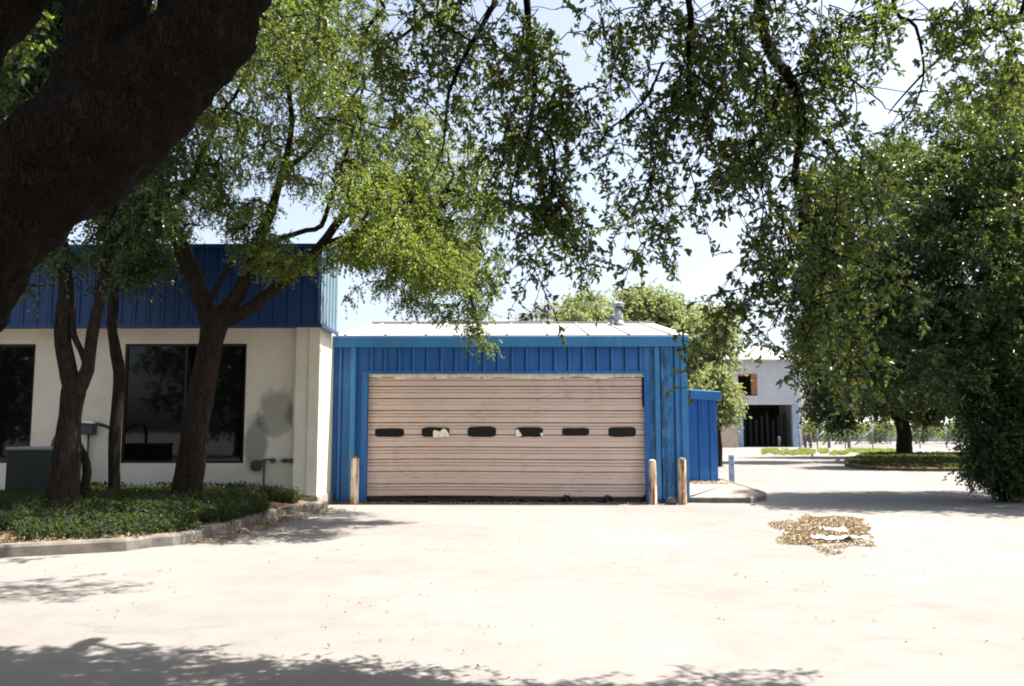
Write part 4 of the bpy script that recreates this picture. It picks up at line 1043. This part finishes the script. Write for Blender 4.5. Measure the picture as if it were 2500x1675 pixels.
blobs = [(880, 550, 13.6, 110, 60, 1.2, 20), (1000, 600, 13.6, 70, 50, 1.0, 14), (900, 480, 16.9, 110, 60, 1.2, 13), (1030, 560, 17.0, 70, 70, 1.0, 11), (820, 420, 13.3, 90, 80, .8, 5), (960, 400, 17, 80, 70, .8, 4), (1080, 600, 16.6, 40, 60, .6, 2), (520, 60, 13.6, 130, 130, 1.28, 9), (700, 120, 13.7, 130, 130, 1.28, 8), (640, -90, 13.3, 230, 90, 1.44, 12), (480, 240, 13.9, 90, 90, 0.96, 4), (800, -120, TY + .3, 330, 130, 2.56, 26), (600, -60, TY, 200, 90, 1.92, 12), (1000, 20, TY + .5, 90, 70, 1.28, 4), (440, 420, TY - .2, 90, 80, 1.44, 8), (410, 500, TY, 55, 50, 0.96, 3), (430, 260, TY, 90, 120, 1.44, 8), (560, 120, TY, 120, 130, 1.76, 13), (560, 320, TY, 110, 90, 1.60, 11), (500, 420, TY, 70, 70, 1.28, 5), (560, 480, TY, 80, 50, 1.12, 6),
 (600, 560, TY - .4, 65, 45, 0.96, 5), (640, 600, TY - .3, 40, 25, 0.64, 2), (690, 60, TY, 100, 110, 1.76, 10), (720, 230, TY, 110, 110, 1.76, 13), (690, 380, TY, 90, 60, 1.44, 7), (820, 90, TY, 90, 110, 1.60, 9), (830, 300, TY, 100, 100, 1.60, 12),
 (860, 410, TY, 100, 70, 1.44, 10), (960, 330, TY, 80, 90, 1.28, 8), (990, 440, TY, 80, 80, 1.28, 9), (1080, 380, TY, 60, 70, 0.96, 4), (1100, 470, TY, 60, 60, 0.96, 5), (920, 520, TY, 100, 50, 1.28, 8), (1040, 550, TY, 80, 60, 1.12, 7),
 (820, 560, TY - .1, 80, 40, 0.96, 5), (760, 600, TY - .1, 60, 30, 0.64, 2.5), (930, 610, TY - .2, 90, 40, 0.96, 6), (1060, 640, TY - .2, 60, 60, 0.80, 6), (1085, 720, TY - .2, 38, 50, 0.48, 3), (1108, 785, TY - .2, 16, 35, 0.24, .9),
 (960, 670, TY - .2, 60, 30, 0.48, 2), (1010, 700, TY - .2, 35, 25, 0.40, 1.2), (800, 650, TY, 35, 40, 0.48, .7), (870, 650, TY, 30, 25, 0.48, .8), (920, 690, TY, 18, 30, 0.32, .4), (1150, 560, TY, 25, 50, 0.48, 1), (1130, 640, TY, 25, 50, 0.48, 1), (1130, 440, TY, 30, 50, 0.48, 1), (690, 590, TY - .2, 40, 25, 0.64, 1.5)]
make_tree('oak_tree', 'spreading sunlit oak with thick forked trunk before the dark office window', 'tree', limbs, blobs, 2200, M['leaf'], M['bark'],
          (8, 11, .26, .053, .025), droop=.45, down=.45, scat=.06, spread=.75)
# --- forked tree at the left
T2 = 13.4
limbs = [
 [(138, 1165, T2, 38), (145, 1120, T2, 34), (155, 1010, T2, 28), (160, 950, T2, 24), (168, 900, T2, 27), (172, 870, T2, 25)],
 [(165, 900, T2, 20), (148, 810, T2, 19), (142, 740, T2, 18), (150, 660, T2, 17), (140, 560, T2, 13), (110, 420, T2, 9), (80, 260, T2, 6), (90, 120, T2, 4)],
 [(172, 900, T2, 18), (200, 845, T2, 15), (215, 760, T2, 13), (228, 680, T2, 12), (245, 600, T2, 10), (255, 500, T2, 8), (260, 380, T2, 6), (220, 240, T2, 4)],
 [(205, 850, T2, 8), (190, 800, T2, 7), (172, 765, T2, 7), (165, 700, T2, 5)],
 [(185, 1150, T2 + .5, 10), (196, 1080, T2 + .5, 10), (192, 1040, T2 + .5, 8), (170, 1000, T2 + .2, 6)],
]
blobs = [(330, -150, 12.6, 260, 90, 1.4, 16), (600, -170, 12.8, 140, 70, 1.3, 8), (150, -110, T2, 260, 110, 1.5, 16), (60, 180, T2, 90, 120, 1, 12), (40, 320, T2, 70, 70, .8, 5), (110, 60, T2, 90, 80, 1, 8), (360, 60, T2 + .5, 60, 90, .8, 4), (330, 470, T2, 60, 60, .6, 4), (260, 530, T2, 70, 40, .6, 2), (150, 575, T2, 70, 40, .7, 1.2), (240, 620, T2, 50, 40, .6, .5), (60, 640, T2, 40, 30, .5, .4),
 (360, 330, T2 + .6, 70, 80, .7, 3), (10, 60, T2, 60, 90, .8, 4)]
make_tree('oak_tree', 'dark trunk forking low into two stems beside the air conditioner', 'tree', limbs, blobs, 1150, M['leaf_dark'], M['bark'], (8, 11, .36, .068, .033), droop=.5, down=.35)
T3 = 15.9
limbs = [
 [(262, 1135, T3, 14), (261, 1080, T3, 13), (262, 1000, T3, 13), (268, 920, T3, 12), (272, 850, T3, 13), (262, 790, T3, 12), (255, 740, T3, 11)],
 [(256, 745, T3, 11), (262, 690, T3, 10), (258, 620, T3, 9), (250, 540, T3, 9), (247, 480, T3, 7), (270, 380, T3, 5), (300, 260, T3, 4)],
]
blobs = [(300, 600, T3 + .2, 55, 40, .6, 1.2), (365, 580, T3, 45, 40, .5, .8), (240, 430, T3, 60, 60, .6, 3), (320, 330, T3, 70, 90, .7, 4), (300, 510, T3, 60, 35, .6, 2), (350, 160, T3, 60, 90, .7, 4)]
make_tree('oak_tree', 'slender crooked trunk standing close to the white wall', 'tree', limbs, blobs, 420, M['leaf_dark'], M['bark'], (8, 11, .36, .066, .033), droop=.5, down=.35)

# --- right hand tree
RTY = 20.4
limbs = [
 [(2560, 1190, RTY, 34), (2540, 1080, RTY, 30), (2520, 950, RTY, 27), (2500, 880, RTY, 26)],
 [(2500, 900, RTY, 18), (2420, 880, RTY, 14), (2340, 850, RTY, 11), (2240, 815, RTY - .2, 9), (2160, 790, RTY - .3, 7), (2090, 765, RTY - .4, 4), (2000, 720, RTY - .4, 3)],
 [(2500, 890, RTY, 18), (2430, 760, RTY, 14), (2340, 620, RTY, 10), (2240, 480, RTY, 7), (2180, 350, RTY, 4)],
 [(2510, 890, RTY, 20), (2520, 700, RTY, 15), (2480, 480, RTY, 10), (2400, 300, RTY, 6)],
 [(2400, 880, RTY - .2, 8), (2330, 930, RTY - .4, 6), (2260, 980, RTY - .5, 4), (2220, 1040, RTY - .5, 2)],
]
blobs = [(2110, 270, 21, 35, 25, .7, .6), (2050, 340, 21, 40, 28, .8, .8), (2180, 215, 21, 40, 25, .8, .8), (2290, 170, 21, 50, 30, .9, 1.2), (2000, 430, 21.5, 50, 45, .8, 1.6), (2480, 700, 18, 130, 200, 1.5, 12), (2250, 300, RTY, 110, 90, 3.00, 9), (2330, 260, RTY, 80, 100, 3.00, 8), (2160, 400, RTY, 110, 90, 3.00, 10), (2300, 430, RTY, 110, 100, 3.00, 12), (2080, 500, RTY, 100, 90, 2.60, 9), (2220, 540, RTY, 120, 90, 3.00, 13), (2330, 600, RTY, 80, 110, 3.00, 10),
 (2000, 620, RTY, 90, 80, 2.40, 7), (2120, 660, RTY, 110, 80, 2.80, 12), (2250, 700, RTY, 110, 90, 3.00, 13), (2000, 740, RTY, 90, 70, 2.40, 7), (1930, 680, RTY, 50, 60, 1.60, 2.5), (2110, 800, RTY, 110, 60, 2.80, 11), (2240, 840, RTY, 110, 80, 3.00, 12), (2340, 800, RTY, 70, 100, 3.00, 8),
 (2440, 500, RTY, 100, 200, 4.00, 12), (2460, 800, RTY, 100, 150, 4.00, 10), (2040, 840, RTY, 70, 45, 1.80, 4), (1980, 830, RTY, 60, 40, 1.60, 2)]
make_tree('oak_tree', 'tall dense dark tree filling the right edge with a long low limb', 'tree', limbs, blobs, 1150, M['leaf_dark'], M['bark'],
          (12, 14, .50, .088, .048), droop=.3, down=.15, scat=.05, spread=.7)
# --- bush at the right edge
SYb = 19.6
limbs = [[(2290, 1160, SYb, 8), (2285, 1080, SYb, 7), (2270, 1000, SYb, 5)], [(2285, 1130, SYb, 5), (2240, 1060, SYb, 4), (2220, 980, SYb, 3)], [(2290, 1130, SYb, 5), (2340, 1040, SYb, 4), (2350, 960, SYb, 3)]]
blobs = [(2270, 980, SYb, 80, 70, .8, 8), (2330, 1000, SYb, 60, 90, .8, 7), (2255, 1060, SYb, 60, 45, .7, 5), (2320, 1090, SYb, 60, 35, .6, 5), (2220, 920, SYb, 50, 40, .6, 3), (2400, 1020, SYb, 60, 90, .8, 6), (2330, 900, SYb, 60, 60, .8, 5)]
make_tree('bush', 'dense dark green bush reaching the pavement at the right edge', 'bush', limbs, blobs, 800, M['leaf_dark'], M['bark'], (8, 11, .32, .07, .036), droop=.3, down=.2, scat=.15)
# --- island tree
IY = 50.0
limbs = [
 [(2065, 1050, IY, 22), (2067, 1030, IY, 18), (2066, 990, IY, 15), (2058, 950, IY, 15)],
 [(2058, 965, IY, 10), (2020, 900, IY, 8), (1960, 850, IY, 6), (1900, 820, IY, 3)],
 [(2060, 960, IY, 11), (2065, 880, IY, 9), (2060, 780, IY, 6), (2050, 680, IY, 4)],
 [(2062, 965, IY, 10), (2120, 900, IY, 8), (2190, 850, IY, 6), (2250, 800, IY, 3)],
]
blobs = [(2000, 850, 36.5, 80, 45, 1.8, 8), (2180, 850, 36, 100, 50, 1.8, 9), (2280, 840, 38, 80, 60, 1.8, 6), (2350, 780, 37, 80, 60, 2, 5), (1960, 400, 43, 60, 50, 2, 4), (2040, 350, 43, 60, 50, 2, 4), (1850, 400, 43, 40, 40, 1.5, 1.5), (1890, 450, 43, 70, 60, 2, 5), (1870, 540, 43, 70, 70, 2, 6), (1900, 640, 43, 80, 80, 2, 9), (1870, 740, 43, 60, 70, 2, 7), (1960, 560, 43, 90, 90, 2, 8), (2120, 860, 42, 160, 70, 2.5, 14), (2250, 850, 40, 120, 80, 2.5, 10), (1980, 880, 43, 60, 50, 2, 5), (2120, 760, 37, 140, 70, 2.5, 12), (1900, 870, IY, 70, 60, 2, 9), (1960, 820, IY, 90, 80, 2.5, 10), (2000, 900, IY, 80, 55, 2.5, 9), (2070, 890, IY, 80, 65, 3, 10), (2070, 780, IY, 100, 80, 3, 10), (2150, 890, IY, 90, 65, 3, 10), (2200, 820, IY, 90, 90, 3, 9), (1870, 930, IY, 35, 30, 1.2, 2), (1920, 945, IY, 45, 25, 1.2, 3), (2130, 940, IY, 50, 22, 1.3, 2.5), (1850, 800, IY, 40, 50, 1.5, 3), (2000, 700, IY, 90, 70, 2.5, 7)]
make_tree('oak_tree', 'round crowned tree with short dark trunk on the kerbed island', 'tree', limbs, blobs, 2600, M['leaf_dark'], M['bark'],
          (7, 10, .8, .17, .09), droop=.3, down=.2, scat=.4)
# --- trees behind the garage
def bgtree(label, Y, trunk, blobs, n, mat=None, tw=(5, 9, .7, .17, .09)):
    x, y0, y1, r_ = trunk; bx_, by_ = blobs[0][0], blobs[0][1]
    limbs = [[(x, y0, Y, r_ * 1.3), (x + 3, (y0 + y1) / 2, Y, r_), (x, y1, Y, r_ * .9)]]
    for b in blobs[:5]: limbs.append([(x, y1 + 6, Y, r_ * .7), ((x + b[0]) / 2, (y1 + b[1]) / 2 + 5, Y, r_ * .4), (b[0], b[1], Y, r_ * .15)])
    return make_tree('tree', label, 'tree', limbs, blobs, n, mat or M['leaf_pale'], M['bark'], tw, droop=.2, down=.05, scat=.35, group=None, sides=8)
bgtree('pale green rounded tree top over the middle of the white garage roof', 42, (1345, 1080, 790, 9), [(1340, 715, 42, 62, 45, 1.8, 6), (1300, 725, 42, 35, 30, 1.2, 3), (1380, 735, 42, 50, 35, 1.5, 4), (1350, 770, 42, 70, 40, 1.8, 4)], 260)
bgtree('wide pale green tree rising behind the roof vent pipe', 45, (1470, 1075, 790, 10), [(1440, 700, 45, 55, 42, 1.8, 6), (1500, 695, 45, 60, 36, 1.8, 6), (1555, 725, 45, 45, 38, 1.5, 4), (1470, 750, 45, 90, 45, 2, 6), (1420, 745, 45, 45, 35, 1.5, 3)], 380)
bgtree('pale green tree rising above the blue lean-to shed roof', 40, (1630, 1085, 830, 9), [(1600, 770, 40, 50, 55, 1.6, 6), (1640, 740, 40, 55, 45, 1.6, 5), (1600, 840, 40, 50, 50, 1.5, 5), (1665, 790, 40, 40, 45, 1.3, 2)], 230)
bgtree('round bushy green tree beside the wooden fence and warehouse', 38, (1640, 1075, 990, 8), [(1625, 890, 38, 58, 55, 1.5, 8), (1660, 920, 38, 34, 42, 1.1, 3), (1620, 945, 38, 40, 30, 1.2, 2)], 300, None, (5, 9, .5, .14, .075))
bgtree('small brownish leafless looking treetop just left of the green trees', 60, (1225, 1060, 760, 4), [(1225, 722, 60, 42, 22, 1.6, 3), (1190, 735, 60, 22, 12, 1, 1), (1245, 710, 60, 22, 16, 1, 1)], 80, M['leaf_dry'], (4, 4, 1.0, .12, .06))
# hedge-like shrubs behind the far fence
for i, (x, wd, ht, Y, lab) in enumerate([(1850, 55, 50, 92, 'grey green shrub beyond the fence close to the warehouse corner'), (1935, 60, 40, 95, 'low shrub beyond the fence behind its first brace'), (2010, 70, 52, 97, 'shrub beyond the fence left of the island trunk'),
                                    (2110, 60, 60, 96, 'taller shrub beyond the fence right of the island trunk'), (2190, 70, 48, 99, 'far shrub beyond the fence partly hidden by the dark bush'), (2290, 80, 60, 98, 'shrub beyond the fence hidden behind the right edge bush')]):
    limbs = [[(x, 1012, Y, 4), (x, 990, Y, 3)], [(x, 1000, Y, 2), (x - wd * .3, 985, Y, 1)], [(x, 1000, Y, 2), (x + wd * .3, 985, Y, 1)]]
    make_tree('shrub', lab, 'shrub', limbs, [(x, 1000 - ht * .3, Y, wd * .7, ht * .5, 1.6, 3), (x + wd * .2, 1000 - ht * .6, Y, wd * .4, ht * .3, 1.2, 1.2)], 130, M['leaf'], M['bark'], (5, 8, .7, .2, .11), droop=.2, down=0, scat=.3, group='shrubs behind the far fence', sides=6)
# trees standing behind the camera: mirrored in the office windows, they keep the sky behind off the fronts
def back_tree(cx, cy, h, wd, label, seed):
    mbk = empty('oak_tree', (cx, cy, 0)); ob = np.array([cx, cy, 0])
    ln = [smooth_line([Vector(p) for p in ((cx, cy, -.2), (cx, cy, h * .15), (cx + .2, cy, h * .3))], [.45, .38, .33], .3)]
    for k in range(5):
        a = seed + k * 1.26; ln.append(smooth_line([Vector((cx + .2, cy, h * .27)), Vector((cx + math.cos(a) * wd * .3, cy + math.sin(a) * 1.5, h * .5)), Vector((cx + math.cos(a) * wd * .7, cy + math.sin(a) * 3, h * .75))], [.25, .17, .08], .3))
    V, Fq = bumpy_tube(ln, 12); npmesh('trunk', V - ob, Fq, M['bark'], mbk, True)
    n = 520; cc = np.array([cx, cy, h * .55]) + rdir(n) * np.array([wd, 4, h * .47]) * rng.random((n, 1)) ** .4
    (LV, LF), tw = foliage(cc, 6, 9, .7, .2, .11, scat=.3); bp_, br_ = connect(cc, [tuple(p) for l in ln for p in l[0]])
    V, Fq = join([tubes(bp_, br_, 4), tw]); npmesh('branches', V - ob, Fq, M['bark'], mbk, True); npmesh('crown', LV - ob, LF, M['leaf_dark'], mbk)
    tag(mbk, label, 'tree')
back_tree(-17, -15, 10, 6, 'broad tree reflected in the right office window', 0)
back_tree(-31, -14, 10, 6, 'broad tree reflected in the left office window', 1)
